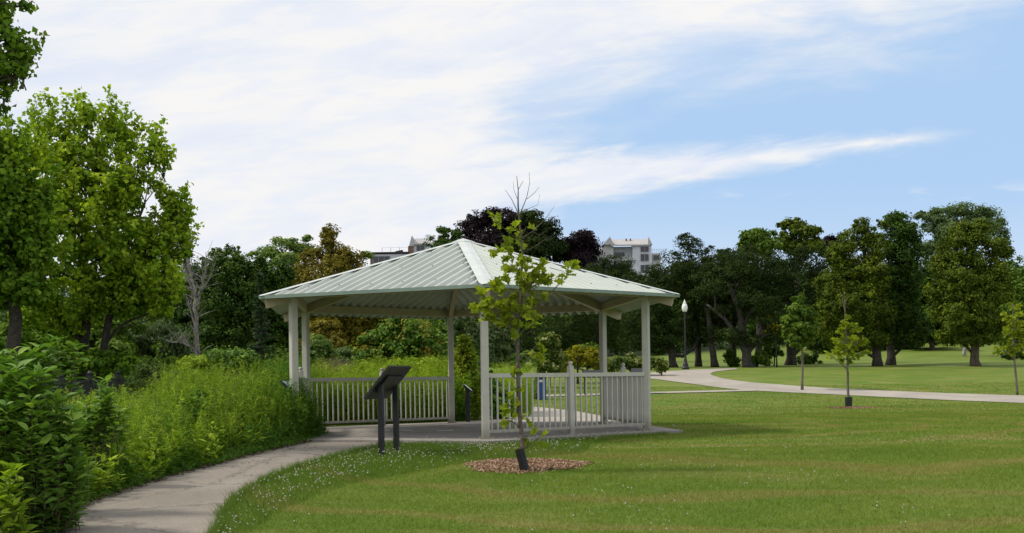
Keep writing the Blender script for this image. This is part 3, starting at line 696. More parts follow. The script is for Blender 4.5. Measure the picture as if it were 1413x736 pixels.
tree('overhanging_tree', 'tall near tree whose leafy branch tips hang into the upper left corner', 'tree', 17,
     [[(-190, None, 46), (-180, 400, 36), (-160, 200, 26), (-130, 60, 18), (-100, -60, 10)]],
     [(-25, 20, 38, 35), (8, 55, 18, 18), (33, 8, 17, 8), (-20, 95, 34, 26), (18, 98, 22, 9), (32, 103, 10, 6), (2, 130, 20, 10), (-10, 148, 26, 9), (25, 68, 12, 7), (-90, 60, 60, 70), (-100, 160, 60, 50), (-90, -60, 80, 60), (8, 30, 12, 8)],
     (.10, .085), 9000, LM['maple2'], m_bark, clump=.10, per=12, twigs=60, sub=False, shoots=30)
tree('willow', 'grey green feathery willow beyond the fence left of the bare tree', 'tree', 41,
     [[(205, None, 8), (210, 470, 5)]], [(215, 462, 32, 30), (190, 480, 22, 25), (240, 480, 25, 22), (210, 440, 20, 15)], (.20, .05), 9000, LM['grey'], m_barkd, clump=.35, per=30, droop=.5)
tree('young_ash', 'mid green bushy tree seen between the maple trunks and the willow', 'tree', 38,
     [[(160, None, 8), (165, 460, 6)]], [(165, 440, 35, 40), (110, 470, 40, 35), (70, 450, 35, 40), (140, 490, 60, 20), (60, 490, 40, 20)], (.2, .12), 12000, LM['mid'], m_barkd, clump=.35)
# bare pale tree
def bare_tree(label, d, lines, mat_, name='dead_tree', group=None):
    mb = MB(); base = None; m = PXM(d)
    for ln in lines:
        pts = []; rad = []
        for j, (px, py, wp) in enumerate(ln):
            p = ground(px, d) if py is None else at(px, py, d+rng.uniform(-.3, .3)*(j > 0)*.5)
            pts.append(Vector(p)); rad.append(wp*m/2)
        if base is None: base = pts[0].copy()
        P2, R2 = [], []
        for j in range(len(pts)-1):
            for t in np.linspace(0, 1, 3, endpoint=False):
                P2.append(pts[j].lerp(pts[j+1], t)+Vector(rng.normal(size=3))*.02); R2.append(rad[j]+(rad[j+1]-rad[j])*t)
        P2.append(pts[-1]); R2.append(rad[-1]); mb.tube(P2, R2, 6)
        for k in range(2, len(P2)-1):
            for _ in range(3):
                l = rng.uniform(.3, .9)*d/40; dr = Vector((rng.normal(), rng.normal()*.5, abs(rng.normal())+.4)).normalized()
                mb.tube([P2[k], P2[k]+dr*l*.5+Vector((0, 0, .03)), P2[k]+dr*l], [R2[k]*.35+.004, R2[k]*.22+.004, .004], 4, False)
    e = empty(name, base, label, 'tree', group); mb.build('trunk', mat_, e, base, True); return e
bare_tree('bare pale grey dead tree standing between the maple and the dark trees', 40,
     [[(278, None, 7), (274, 490, 6), (270, 440, 5), (268, 400, 4), (262, 372, 2.5), (256, 352, 1)], [(271, 430, 4), (278, 400, 3), (283, 375, 2), (284, 348, 1)],
      [(269, 405, 3), (258, 385, 2), (250, 366, 1)], [(277, 402, 3), (288, 385, 1.6), (294, 372, .8)], [(274, 490, 4), (262, 478, 2.5), (245, 473, 1.8), (228, 470, 1)], [(272, 460, 3), (264, 430, 2), (258, 410, 1)]], m_dead)
tree('dark_tree', 'narrow very dark tree rising behind the bare pale tree', 'tree', 52, [[(262, None, 8), (265, 420, 5)]], [(268, 365, 20, 18), (258, 400, 26, 35), (290, 400, 25, 40), (275, 450, 40, 40), (240, 450, 30, 35)], (.15, .10), 16000, LM['dark'], m_barkd)
tree('leafy_tree', 'rounded dark green tree left of the bronze tree, highest at its left', 'tree', 48, [[(325, None, 12), (330, 430, 8), (325, 370, 4)]],
     [(322, 352, 14, 14), (315, 372, 28, 24), (350, 375, 28, 22), (385, 378, 24, 20), (305, 415, 36, 38), (345, 420, 40, 40), (385, 415, 26, 40), (330, 465, 60, 40), (300, 350, 10, 8), (395, 445, 30, 40)], (.13, .095), 42000, LM['dark'], m_barkd)
tree('locust_tree', 'airy pale green locust showing above the dark trees', 'tree', 64, [[(405, None, 10), (402, 380, 5)]],
     [(375, 348, 20, 9), (400, 338, 18, 9), (420, 346, 18, 10), (395, 358, 25, 10), (425, 330, 8, 5), (385, 333, 14, 4), (505, 352, 12, 5), (350, 352, 8, 5)], (.24, .09), 4500, LM['pale'], m_barkd, clump=.4, per=16, flat=.4, sub=False)
tree('bronze_tree', 'broad bronze leaved tree with a narrow top behind the left roof slope', 'tree', 55, [[(450, None, 14), (455, 420, 10), (456, 360, 5)]],
     [(457, 326, 13, 15), (452, 322, 9, 10), (455, 345, 20, 16), (470, 358, 26, 18), (432, 362, 22, 20), (490, 362, 18, 16), (415, 382, 20, 22), (455, 390, 50, 28), (500, 385, 25, 20), (440, 430, 40, 40), (490, 435, 50, 40), (460, 475, 60, 30), (530, 430, 30, 30)], (.13, .095), 46000, LM['bronze'], m_bark)
# conifers
def spruce(name, label, px, d, top, w_px, n, lm, leaf=(.10, .03), power=1.0, group=None, base_py=None, bare=.0, cat='tree'):
    g = ground(px, d); m = PXM(d); x0, y0, z0 = g; ztop = at(px, top, d)[2]; H = ztop-z0; Rr = w_px*m/2
    e = empty(name, g, label, cat, group)
    mb = MB(); mb.tube([(0, 0, -.1), (0, 0, H*.5), (0, 0, H)], [H*.016+.015, H*.011+.008, .006], 7)
    nb = int(n/60); V = []; RN = []
    t = rng.random(nb)**.75*.97; ang = rng.uniform(0, 2*math.pi, nb)
    for i in range(nb):
        h = H*(bare+(1-bare)*(t[i])); r = Rr*((1-t[i])**power)*rng.uniform(.75, 1.12)+.03*H*.3
        dv = np.array([math.cos(ang[i]), math.sin(ang[i]), .0]); s = rng.random(60)**.6
        P = np.stack([dv[0]*r*s, dv[1]*r*s, h-.28*r*s*(1.3-s)], -1)+rng.normal(size=(60, 3))*np.array([.05, .05, .03])*(.4+r*.6)
        dirs = unit(dv+rng.normal(size=(60, 3))*.45+np.array([0, 0, .12]))
        nr = unit(np.cross(dirs, rng.normal(size=(60, 3))))
        V.append(leaf_quads(P, nr, leaf[0], leaf[1], .2, dirs)); RN.append(np.clip(.25+.5*s+rng.normal(size=60)*.12+rng.normal()*.12, 0, 1))
        if i % 3 == 0: mb.tube([(0, 0, h), tuple(dv*r*.8+np.array([0, 0, h-.15*r]))], [.012+.008*r, .004], 4, False)
    mb.build('trunk', m_barkd, e, smooth=True)
    link('crown', big_mesh('crown', np.vstack(V), 4, lm, np.concatenate(RN)), e); return e
spruce('young_spruce', 'thin open young spruce with a long leader left of the shelter', 360, 34, 372, 90, 9000, LM['spruce'], (.16, .035), 1.6)
spruce('pointed_cedar', 'pointed yellow green cedar between the rear post and the near post', 641, 27.3, 460, 72, 17000, LM['arbor'], (.10, .05), .75, cat='tree')
tree('conifer_tree', 'small dark green conifer top peeping over the roof left of the peak', 'tree', 139, [[(615, None, 7), (616, 360, 5)]], [(612, 322, 12, 9), (604, 336, 20, 10), (620, 345, 25, 14), (628, 325, 10, 9)], (.55, .16), 4000, LM['dark'], m_barkd, clump=.7, flat=.5)
tree('beech_tree', 'wide dark purple beech behind the roof peak', 'tree', 150, [[(690, None, 12), (692, 350, 8)]], [(660, 305, 20, 14), (690, 303, 26, 16), (715, 310, 25, 16), (645, 320, 22, 16), (690, 335, 60, 25), (676, 296, 14, 7)], (.36, .22), 24000, LM['purple'], m_barkd, clump=.8)
tree('oak_tree', 'very dark green tree joined to the right side of the purple beech', 'tree', 147, [[(745, None, 12), (748, 350, 8)]], [(735, 305, 24, 13), (755, 318, 20, 17), (745, 345, 42, 25), (715, 350, 30, 22), (770, 345, 14, 16)], (.36, .22), 19000, LM['pine'], m_barkd, clump=.8)
tree('beech_tree', 'smaller dark purple beech left of the right hand apartment building', 'tree', 149, [[(802, None, 10), (802, 360, 7)]], [(800, 330, 22, 12), (786, 345, 14, 16), (815, 345, 15, 16), (800, 365, 32, 20)], (.36, .22), 14000, LM['purple'], m_barkd, clump=.8)

# pines right of and behind the shelter
PG = 'dark pines beyond the shelter'
def pine(label, d, trunks, lobes, n, **k):
    return tree('pine_tree', label, 'pine tree', d, trunks, lobes, (.17, .06), int(n*1.5), LM['pine'], m_barkp, PG, clump=.55, per=34, flat=.45, twigs=k.pop('twigs', 60), **k)
pine('dark pine seen through the shelter left of the rear posts', 82, [[(715, None, 9), (715, 440, 6)]], [(700, 440, 45, 25), (740, 455, 50, 28), (690, 480, 45, 20), (650, 450, 30, 30), (750, 480, 30, 15)], 9000)
pine('dark pine rising over the right roof slope below the purple beech', 84, [[(825, None, 9), (825, 440, 6)]], [(850, 364, 26, 14), (835, 372, 28, 14), (830, 388, 50, 22), (872, 390, 26, 16), (800, 430, 50, 35), (840, 450, 50, 40), (780, 470, 45, 25), (862, 376, 18, 12), (845, 380, 24, 14)], 26000)
pine('pine whose crooked low trunk stands just left of the lamp post', 68, [[(930, None, 11), (925, 470, 9), (905, 430, 7), (895, 400, 5)], [(930, 490, 6), (942, 492, 5), (956, 482, 5), (965, 465, 4)]], [(895, 400, 32, 25), (920, 385, 35, 25), (890, 440, 38, 30), (906, 376, 18, 12), (925, 455, 30, 22), (885, 470, 26, 20), (910, 478, 20, 10), (945, 462, 20, 10)], 13000)
pine('tall pine with the topmost crown right of the apartment building', 70, [[(964, None, 9), (962, 450, 8), (955, 390, 5)]], [(950, 342, 24, 14), (933, 360, 24, 14), (972, 358, 22, 18), (950, 378, 42, 22), (940, 405, 40, 25), (975, 410, 30, 25), (960, 440, 32, 18), (955, 470, 24, 10), (975, 462, 20, 10), (945, 328, 10, 6), (980, 345, 8, 8)], 16000)
pine('pine with leaning slender trunk third from the lamp post', 67, [[(987, None, 10), (980, 460, 8), (975, 420, 5)]], [(985, 385, 32, 24), (1000, 365, 22, 18), (985, 415, 36, 28), (1000, 440, 30, 20), (990, 462, 22, 12)], 12000, twigs=90)
pine('thin trunked pine between the leaning pine and the bare limbed pine', 69, [[(1013, None, 6), (1013, 450, 6), (1012, 400, 4)]], [(1010, 362, 26, 18), (1025, 350, 20, 14), (1010, 390, 35, 28), (1020, 420, 35, 25), (1000, 352, 12, 9)], 11000)
pine('spreading pine with bare grey limbs in the middle of the grove', 65, [[(1034, None, 15), (1026, 470, 11), (1020, 430, 8), (1005, 390, 5)], [(1028, 478, 7), (1000, 440, 5), (975, 420, 3)], [(1022, 455, 6), (1042, 420, 4), (1050, 390, 3)]], [(1035, 365, 36, 18), (1020, 385, 50, 18), (1060, 385, 36, 26), (990, 400, 32, 18), (1050, 415, 40, 26), (1060, 450, 26, 20), (1000, 425, 20, 10), (1045, 470, 26, 10), (1010, 462, 18, 10)], 14000, twigs=140, limb=.5)
pine('broad pine with a thick straight trunk behind the slender green sapling', 72, [[(1091, None, 14), (1090, 450, 11), (1086, 400, 7)]], [(1080, 362, 34, 18), (1110, 352, 26, 16), (1095, 390, 44, 28), (1065, 410, 34, 25), (1130, 390, 26, 36), (1095, 430, 46, 26), (1130, 440, 22, 26), (1145, 355, 20, 20), (1085, 468, 30, 12), (1125, 470, 26, 14)], 20000)
TG = 'round crowned trees above the pines'
tree('hardwood_tree', 'round green crown above the pines, left one of a pair', 'tree', 92, [[(1047, None, 8), (1047, 380, 6)]], [(1040, 328, 18, 11), (1055, 340, 20, 12), (1060, 325, 12, 8), (1030, 340, 12, 9)], (.34, .22), 5000, LM['mid'], m_barkd, TG, clump=.5)
tree('hardwood_tree', 'open dull green crown above the pines, right one of a pair', 'tree', 94, [[(1100, None, 8), (1100, 380, 6)]], [(1095, 312, 20, 9), (1112, 322, 22, 11), (1085, 328, 14, 9), (1105, 340, 30, 10), (1125, 334, 10, 8)], (.34, .22), 5000, LM['olive'], m_barkd, TG, clump=.5)
tree('beech_tree', 'small purple crown between the round crown and the big right trees', 'tree', 99, [[(1152, None, 8), (1152, 380, 6)]], [(1148, 336, 16, 9), (1162, 342, 16, 10), (1140, 348, 14, 8), (1158, 332, 6, 4)], (.34, .2), 3500, LM['purple'], m_barkd, clump=.5)
BG = 'big dark park trees on the right lawn'
tree('park_tree', 'left one of the two big trees with close trunks on the right lawn', 'tree', 62, [[(1211, None, 13), (1209, 460, 10), (1200, 400, 7), (1190, 330, 4)]],
     [(1188, 312, 14, 12), (1180, 330, 24, 18), (1205, 335, 20, 22), (1160, 352, 22, 20), (1165, 380, 30, 24), (1195, 380, 34, 34), (1145, 395, 20, 20), (1175, 420, 40, 30), (1205, 430, 28, 32), (1150, 430, 25, 24), (1215, 312, 8, 8), (1160, 468, 24, 14), (1190, 466, 28, 16), (1138, 455, 16, 16), (1212, 470, 18, 10)], (.14, .10), 42000, LM['olive'], m_barkd, BG, clump=.35)
tree('park_tree', 'right one of the two big trees with close trunks, topped by a dark tuft', 'tree', 63.5, [[(1229, None, 12), (1232, 460, 10), (1238, 400, 7), (1240, 330, 4)]],
     [(1238, 303, 20, 11), (1242, 322, 24, 16), (1225, 345, 24, 24), (1252, 350, 24, 28), (1250, 390, 26, 32), (1228, 395, 28, 34), (1245, 430, 28, 28), (1225, 448, 24, 20), (1262, 330, 10, 16), (1252, 468, 24, 12), (1268, 450, 14, 16)], (.14, .10), 38000, LM['dark'], m_barkd, BG, clump=.35)
tree('park_tree', 'big round topped tree standing alone on the right lawn', 'tree', 59, [[(1346, None, 13), (1345, 470, 10), (1343, 400, 8), (1340, 340, 4)]],
     [(1335, 322, 24, 14), (1352, 318, 20, 12), (1315, 340, 24, 20), (1345, 345, 34, 24), (1375, 350, 18, 20), (1300, 365, 18, 18), (1325, 378, 38, 28), (1365, 380, 28, 28), (1310, 405, 28, 24), (1345, 415, 42, 30), (1382, 395, 14, 24), (1325, 438, 36, 24), (1360, 445, 32, 22), (1300, 430, 20, 14), (1388, 345, 8, 12), (1315, 464, 24, 14), (1372, 462, 24, 15), (1342, 470, 26, 10)], (.13, .095), 48000, LM['olive'], m_bark, BG, clump=.33)
tree('lofty_tree', 'pale green tall tree filling the gap behind the big right lawn trees', 'tree', 96, [[(1320, None, 12), (1320, 400, 8)]],
     [(1300, 300, 24, 13), (1330, 290, 26, 9), (1355, 300, 24, 13), (1380, 312, 12, 14), (1285, 312, 14, 16), (1330, 320, 50, 20), (1290, 350, 20, 30), (1300, 400, 34, 45), (1385, 340, 12, 20), (1270, 298, 10, 6)], (.22, .14), 28000, LM['grey'], m_barkd, clump=.5)
tree('edge_tree', 'mid green tree cut by the right picture edge', 'tree', 76, [[(1425, None, 12), (1425, 440, 8)]], [(1405, 385, 16, 16), (1425, 400, 30, 35), (1405, 430, 22, 28), (1440, 440, 40, 40), (1400, 465, 18, 18)], (.20, .13), 15000, LM['mid'], m_barkd, clump=.45)
tree('orange_shrub', 'rusty leaved bush between the round topped tree and the right edge', 'shrub', 78, [[(1390, None, 4), (1390, 480, 3)]], [(1386, 450, 12, 16), (1392, 470, 12, 14)], (.24, .14), 1800, LM['orange'], m_barkd, clump=.4)
tree('dark_round_tree', 'low dark round tree on the far lawn between the big trunks', 'tree', 88, [[(1286, None, 8), (1286, 470, 6)]], [(1285, 450, 30, 18), (1265, 462, 22, 16), (1305, 462, 22, 14), (1285, 435, 22, 14)], (.30, .18), 6000, LM['dark'], m_barkd, clump=.45)
tree('broadleaf_tree', 'dark low branched tree behind the gap left of the two close trunks', 'tree', 94, [[(1135, None, 8), (1135, 450, 6)]], [(1130, 420, 26, 30), (1150, 445, 28, 26), (1120, 458, 26, 18), (1165, 462, 24, 12)], (.26, .17), 9000, LM['dark'], m_barkd, clump=.45)
tree('broadleaf_tree', 'dark spreading tree behind the gap between the two close trunks and the lone tree', 'tree', 97, [[(1288, None, 8), (1288, 430, 6)]], [(1285, 400, 24, 34), (1275, 430, 24, 26), (1300, 440, 24, 24), (1315, 455, 22, 14)], (.26, .17), 9000, LM['dark'], m_barkd, clump=.45)
tree('broadleaf_tree', 'dull green tree between the lone round topped tree and the right edge', 'tree', 99, [[(1395, None, 8), (1395, 430, 6)]], [(1390, 400, 20, 26), (1398, 430, 24, 24), (1384, 448, 18, 16), (1408, 455, 20, 14)], (.26, .17), 8000, LM['olive'], m_barkd, clump=.45)
mb = MB(); g = Vector(ground(1331, 80)); 
pts = [(1331.5, None), (1330.5, 486), (1332, 478), (1331, 470), (1333, 455)]
e = empty('birch_tree', g, 'slender birch with white lower trunk left of the lone round topped tree', 'tree')
P_ = [Vector((g.x, g.y, g.z-.1)) if q[1] is None else Vector(at(q[0], q[1], 80)) for q in pts]
mb.tube(P_, [.17, .13, .13, .11, .08], 9); mb.build('trunk', m_birch, e, g, True)
V_, r_, _, _ = crown([(*at(1335, 448, 80), 1.1, 1.1, .9), (*at(1326, 440, 80), .9, .9, .7)], (.26, .16), 900, .4)
link('crown', big_mesh('crown', V_-np.array(g, dtype=np.float32), 4, LM['mid'], r_), e)
# low bushes
def bush(name, label, px, d, lobes, leaf, n, lm, cat='shrub', group=None, clump=.25, **k):
    return tree(name, label, cat, d, [[(px, None, 3), (px, lobes[0][1], 2)]], lobes, leaf, n, lm, m_barkd, group, clump=clump, twigs=24, **k)
bush('round_bush', 'small dark rounded bush at the right edge behind the bright sapling', 1398, 72, [(1393, 489, 12, 7), (1410, 486, 14, 10)], (.2, .12), 1800, LM['dark'])
bush('hedge', 'dark clipped hedge on the far lawn behind the two close trunks', 1240, 90, [(1250, 474, 20, 14), (1278, 470, 18, 12), (1228, 476, 18, 13), (1300, 465, 20, 10), (1160, 478, 30, 16), (1195, 476, 26, 15), (1128, 481, 22, 15), (1270, 464, 24, 12)], (.22, .14), 20000, LM['dark'], 'hedge')
bush('round_bush', 'dark low bush just right of the thick straight pine trunk', 1115, 74, [(1112, 497, 14, 8), (1126, 496, 10, 8)], (.2, .12), 1800, LM['dark'])
bush('round_bush', 'low green bush between the pine with bare limbs and the small twin stemmed tree', 1045, 66.5, [(1044, 496, 10, 9), (1054, 499, 8, 6)], (.2, .12), 1500, LM['mid'])
bush('round_bush', 'low green bush left of the pine with bare limbs', 1007, 68, [(1007, 492, 8, 12), (1012, 500, 9, 7)], (.2, .12), 1500, LM['mid'])
tree('small_tree', 'little twin stemmed dark green tree in the gap of the pine grove', 'tree', 70, [[(1062, None, 2.5), (1060, 480, 2)], [(1068, None, 2), (1070, 480, 2)]], [(1062, 478, 10, 12), (1072, 488, 8, 8), (1058, 488, 8, 8)], (.2, .12), 1800, LM['mid'], m_barkd, clump=.3)
tree('yellow_tree', 'thin tree with yellow leaves among the dark pines', 'tree', 64.5, [[(1072, None, 2), (1070, 450, 2)]], [(1060, 442, 8, 5), (1070, 452, 12, 6), (1078, 462, 9, 5), (1058, 455, 6, 5)], (.16, .1), 700, LM['yellow'], m_barkd, clump=.3, sub=False)
tree('slender_tree', 'slender green park sapling left of the yellow green sapling', 'tree', 45.5, [[(1106.5, None, 3.5), (1107, 480, 2.6), (1105, 420, 1.5)]],
     [(1103, 414, 9, 9), (1100, 430, 17, 12), (1112, 436, 14, 12), (1092, 443, 13, 10), (1108, 452, 20, 12), (1092, 460, 12, 8), (1115, 468, 14, 10), (1100, 472, 14, 10)], (.14, .10), 6500, LM['mid'], m_barky, clump=.17, per=26, twigs=40)
SG = 'bright young trees planted on the lawn'

# lobed leaves for the young oaks
LO = np.array([(0, 0), (.10, .10), (.18, .22), (.12, .30), (.30, .40), (.42, .50), (.30, .56), (.24, .62), (.40, .72), (.46, .86), (.26, .82), (.14, .86), (0, 1.0)])
LOBE = np.vstack([LO[:-1]*[1, 1], [[0, 1.0]], (LO[1:-1]*[-1, 1])[::-1]])   # outline
def lobed(P, dirs, nrm, ln):
    n = len(P); a = unit(dirs); b = unit(np.cross(nrm, a)); c = np.cross(a, b)
    k = len(LOBE); s = (ln*rng.uniform(.6, 1.15, n))[:, None, None]
    y = LOBE[None, :, 1, None]; x = LOBE[None, :, 0, None]
    V = P[:, None]+s*(a[:, None]*y+b[:, None]*x*.95-c[:, None]*(.30*y**2*.8)+c[:, None]*(abs(x)*.35))
    # split in two halves along the midrib so the fold reads
    h = len(LO)
    left = V[:, :h]; right = np.concatenate([V[:, :1], V[:, h-1:][:, ::1]], 1)
    return left, right
def young_tree(label, d, trunk, clusters, n_leaf, ln, lm=LM['bright'], bare=(), guard=True, simple=False, name='young_oak'):
    m = PXM(d); mb = MB(); P_, R_ = [], []
    for j, (px, py, wp) in enumerate(trunk):
        p = Vector(at(px, py, d)); 
        if j == 0: p.z = float(T(p.x, p.y))
        P_.append(p); R_.append(wp*m/2)
    base = P_[0].copy(); e = empty(name, base, label, 'young tree', SG)
    P2, R2 = [], []
    for j in range(len(P_)-1):
        for t in np.linspace(0, 1, 5, endpoint=False): P2.append(P_[j].lerp(P_[j+1], t)+Vector(rng.normal(size=3))*R_[j]*.12); R2.append(R_[j]+(R_[j+1]-R_[j])*t)
    P2.append(P_[-1]); R2.append(R_[-1]); mb.tube(P2, R2, 8)
    tot = sum(c[2]*c[3] for c in clusters); Ls, Rs, rn = [], [], []
    for px, py, rx, ry in clusters:
        c = Vector(at(px, py, d+rng.uniform(-.6, .6)*rx*m)); 
        cand = [p for p in P2 if p.z < c.z-.02] or P2[:3]
        st = min(cand, key=lambda p: abs((c.z-p.z)-.8*(Vector((c.x-p.x, c.y-p.y)).length)))
        pts = limb_pts(st, c, .04, 5, .04); r0 = max(R2[P2.index(st)]*.45, .0035); mb.tube(pts, [r0*(1-.7*i/5) for i in range(6)], 5, False)
        n = max(int(n_leaf*rx*ry/tot), 5); ntw = max(3, n//6)
        for q in range(ntw):
            dv = unit(rng.normal(size=3)); tip = Vector((c.x+dv[0]*rx*m*.8, c.y+dv[1]*rx*m*.8, c.z+dv[2]*ry*m*.8))
            s = pts[int(rng.integers(3, 6))]; mb.tube([s, s.lerp(tip, .5)+Vector((0, 0, .01)), tip], [r0*.3+.001, r0*.2+.001, .0015], 4, False)
            kk = max(2, n//ntw); tt = rng.uniform(.45, 1.05, kk)[:, None]; sv_ = np.array(s); tv = np.array(tip)
            P = sv_+(tv-sv_)*tt+rng.normal(size=(kk, 3))*.012
            dr = unit((tv-sv_)[None]*2+rng.normal(size=(kk, 3))*.8*np.linalg.norm(tv-sv_)+np.array([0, 0, -.05])); nr = unit(rng.normal(size=(kk, 3))*.6+np.array([0, 0, 1.]))
            nr = unit(nr-(nr*dr).sum(1, keepdims=True)*dr)
            l, r = lobed(P, dr, nr, ln); Ls.append(l); Rs.append(r); v = np.clip(rng.normal(.5, .2, kk)+rng.normal()*.1, 0, 1); rn.append(v)
    for ln_ in bare:
        pts = [Vector(at(a, b, d+rng.uniform(-.1, .1))) for a, b, _ in ln_]; mb.tube(pts, [q[2]*m/2 for q in ln_], 5, False)
    mb.build('trunk', m_barky if d > 20 else m_barky2, e, base, True)
    Lq = np.vstack(Ls); Rq = np.vstack(Rs); rv = np.concatenate(rn)
    k = Lq.shape[1]
    # triangulate fans: midrib base as hub through ngon fan
    def fan(A, close):
        tr = []
        for i in range(A.shape[1]-1): pass
        return A
    b_ = np.array(base, dtype=float)
    # midrib points to build strips: outline i with rib point at same y
    def strips(A):
        k = A.shape[1]; B0 = A[:, 0]; B1 = A[:, -1]
        out = []
        for i in range(k-1):
            y0 = i/(k-1); y1 = (i+1)/(k-1)
            m0 = B0+(B1-B0)*y0; m1 = B0+(B1-B0)*y1
            out.append(np.stack([m0, A[:, i], A[:, i+1], m1], 1))
        return np.concatenate(out, 0)
    SL, SRt = strips(Lq), strips(np.concatenate([Rq[:, :1], Rq[:, :0:-1]], 1) if False else RIGHT(Rq))
    V = np.vstack([SL, SRt])-b_; reps = V.shape[0]//len(rv)
    link('crown', big_mesh('crown', V, 4, lm, np.tile(rv, reps)), e)
    if guard:
        gh = guard*m; dr = (P2[2]-P2[0]).normalized()
        mb = MB(); g0 = Vector(guard_off)*m if False else Vector((0, 0, 0)); top_ = Vector(at(trunk[0][0]+guard_lean*guard*.45, trunk[0][1]-guard, d))-base
        r = guard_w*m/2; ring_p = [Vector((0, 0, -.03)), top_*.5, top_]
        mb.tube(ring_p, [r, r, r], 12, False); mb.tube([p for p in ring_p], [r*.9]*3, 12, False)
        mb.build('trunk_guard', m_guard, e)
    return e
def RIGHT(Rq):   # base, then mirrored outline from base to tip
    pts = Rq[:, 1:]                 # starts at tip, goes down the mirrored side
    return np.concatenate([Rq[:, :1], pts[:, ::-1]], 1)
m_barky2 = mat('young_oak_bark', (.12, .10, .08), .85, var=.3, scale=18, bump=.6, bscale=60)
guard_lean = -.9; guard_w = 13
young_tree('lanky young oak with bare top twigs and black guard in front of the shelter', 13.35,
    [(725, 641, 6.5), (721, 615, 6), (716.5, 560, 5.2), (714.5, 500, 4.8), (715, 440, 4.2), (719, 390, 3.6), (721, 350, 3.0), (717, 310, 2.6), (715, 285, 2.2), (715, 262, 1.3), (713, 243, .7)],
    [(683, 305, 10, 8), (712, 318, 9, 6), (726, 316, 8, 6), (692, 343, 12, 12), (703, 352, 8, 8), (722, 350, 8, 12), (714, 372, 14, 12), (727, 380, 14, 14), (753, 373, 13, 11), (738, 392, 16, 12), (763, 385, 8, 7),
     (787, 378, 7, 16), (705, 398, 16, 14), (722, 408, 18, 14), (683, 405, 14, 13), (668, 418, 14, 14), (657, 430, 10, 9), (690, 428, 18, 15), (712, 432, 16, 14), (700, 448, 16, 9), (728, 428, 12, 12), (740, 408, 10, 10), (680, 438, 12, 8), (736, 448, 6, 4),
     (712, 505, 8, 6), (704, 517, 7, 8), (712, 548, 9, 8), (706, 562, 8, 9), (722, 575, 6, 7), (700, 580, 6, 7), (728, 602, 9, 7), (742, 605, 7, 6), (738, 488, 5, 4), (745, 475, 4, 4)],
    690, .128, bare=[[(716, 300, 1.8), (727, 272, 1.0), (731, 252, .6), (730, 238, .4)], [(714, 292, 1.5), (706, 275, .9), (697, 262, .5)], [(718, 330, 2.0), (735, 320, 1.3), (752, 303, .7), (765, 285, .4)], [(735, 320, 1.0), (745, 325, .7), (758, 314, .4)],
        [(727, 275, .9), (738, 266, .6), (744, 258, .4)], [(715, 262, .9), (722, 250, .5)], [(720, 350, 1.6), (735, 342, 1.1), (752, 331, .7), (768, 322, .4)], [(714, 275, .8), (709, 262, .5), (708, 250, .35)], [(725, 290, .9), (742, 283, .5), (745, 268, .35)], [(760, 370, .9), (775, 374, .8), (786, 380, .7)]],
    guard=21)
guard_w = 10; guard_lean = 0
young_tree('bushy yellow green young oak in a mulch ring on the right lawn', 35.6,
    [(1171, 562, 4.5), (1170.5, 540, 3.6), (1169.5, 510, 3.2), (1169, 480, 2.8), (1167, 455, 2), (1166, 430, 1.2), (1164.5, 402, .5)],
    [(1163, 440, 6, 5), (1175, 446, 9, 6), (1168, 456, 13, 6), (1182, 452, 8, 5), (1160, 470, 13, 7), (1178, 472, 15, 8), (1191, 466, 6, 7), (1165, 483, 15, 7), (1150, 486, 12, 5), (1184, 487, 14, 6), (1170, 495, 12, 4), (1144, 491, 6, 2)],
    560, .17, bare=[[(1166, 430, 1.2), (1163, 415, .8), (1162, 405, .5)], [(1166, 425, 1), (1168, 412, .5)]], guard=14)
young_tree('bright yellow green young tree cut by the right picture edge', 41.5,
    [(1404, 546, 3.6), (1402, 520, 3), (1399, 490, 2.6), (1398, 450, 2), (1398, 420, 1)],
    [(1398, 421, 9, 6), (1392, 436, 8, 8), (1405, 440, 10, 8), (1400, 455, 14, 8), (1390, 462, 9, 6), (1412, 465, 10, 9), (1384, 484, 13, 6), (1406, 484, 13, 7), (1395, 478, 8, 5)],
    620, .17, guard=False)

# ------------------------------------------------------------------ mid shrubs seen through the shelter
bush('turning_shrub', 'large green and orange shrub behind the left railing', 548, 36, [(545, 462, 34, 20), (515, 478, 22, 22), (575, 465, 34, 20), (505, 495, 20, 16), (550, 490, 46, 18), (600, 480, 24, 22), (560, 448, 26, 10), (495, 508, 14, 12)], (.13, .09), 15000, LM['orange'])
bush('rail_shrub', 'dark leafy shrubs pressed against the outside of the left railing', 520, 27.2, [(445, 548, 20, 20), (478, 552, 24, 20), (520, 550, 26, 22), (560, 552, 26, 20), (598, 548, 22, 22), (500, 535, 20, 14), (580, 532, 18, 14)], (.10, .05), 15000, LM['weedd'])
bush('bright_shrub', 'fresh light green shrubs just above the left railing right of the near sign', 575, 30, [(560, 508, 22, 11), (588, 506, 24, 12), (610, 512, 14, 12), (540, 514, 14, 9)], (.11, .05), 6500, LM['weed'])
bush('lime_shrub', 'light yellow green shrub just above the left railing left of the near sign', 495, 30, [(478, 514, 14, 8), (500, 511, 16, 10), (515, 515, 12, 9)], (.11, .05), 4000, LM['weed'])
bush('understory_shrub', 'leafy mid green shrubs under the maple just behind the black fence', 90, 25.2, [(60, 488, 36, 24), (100, 498, 28, 18), (140, 500, 20, 15), (178, 503, 18, 14), (15, 478, 36, 32)], (.12, .08), 15000, LM['maple2'])
bush('pale_shrub', 'pale green shrub beside the left rear post', 437, 33, [(440, 478, 15, 13), (432, 495, 15, 14), (450, 492, 14, 10)], (.12, .08), 3500, LM['pale'])
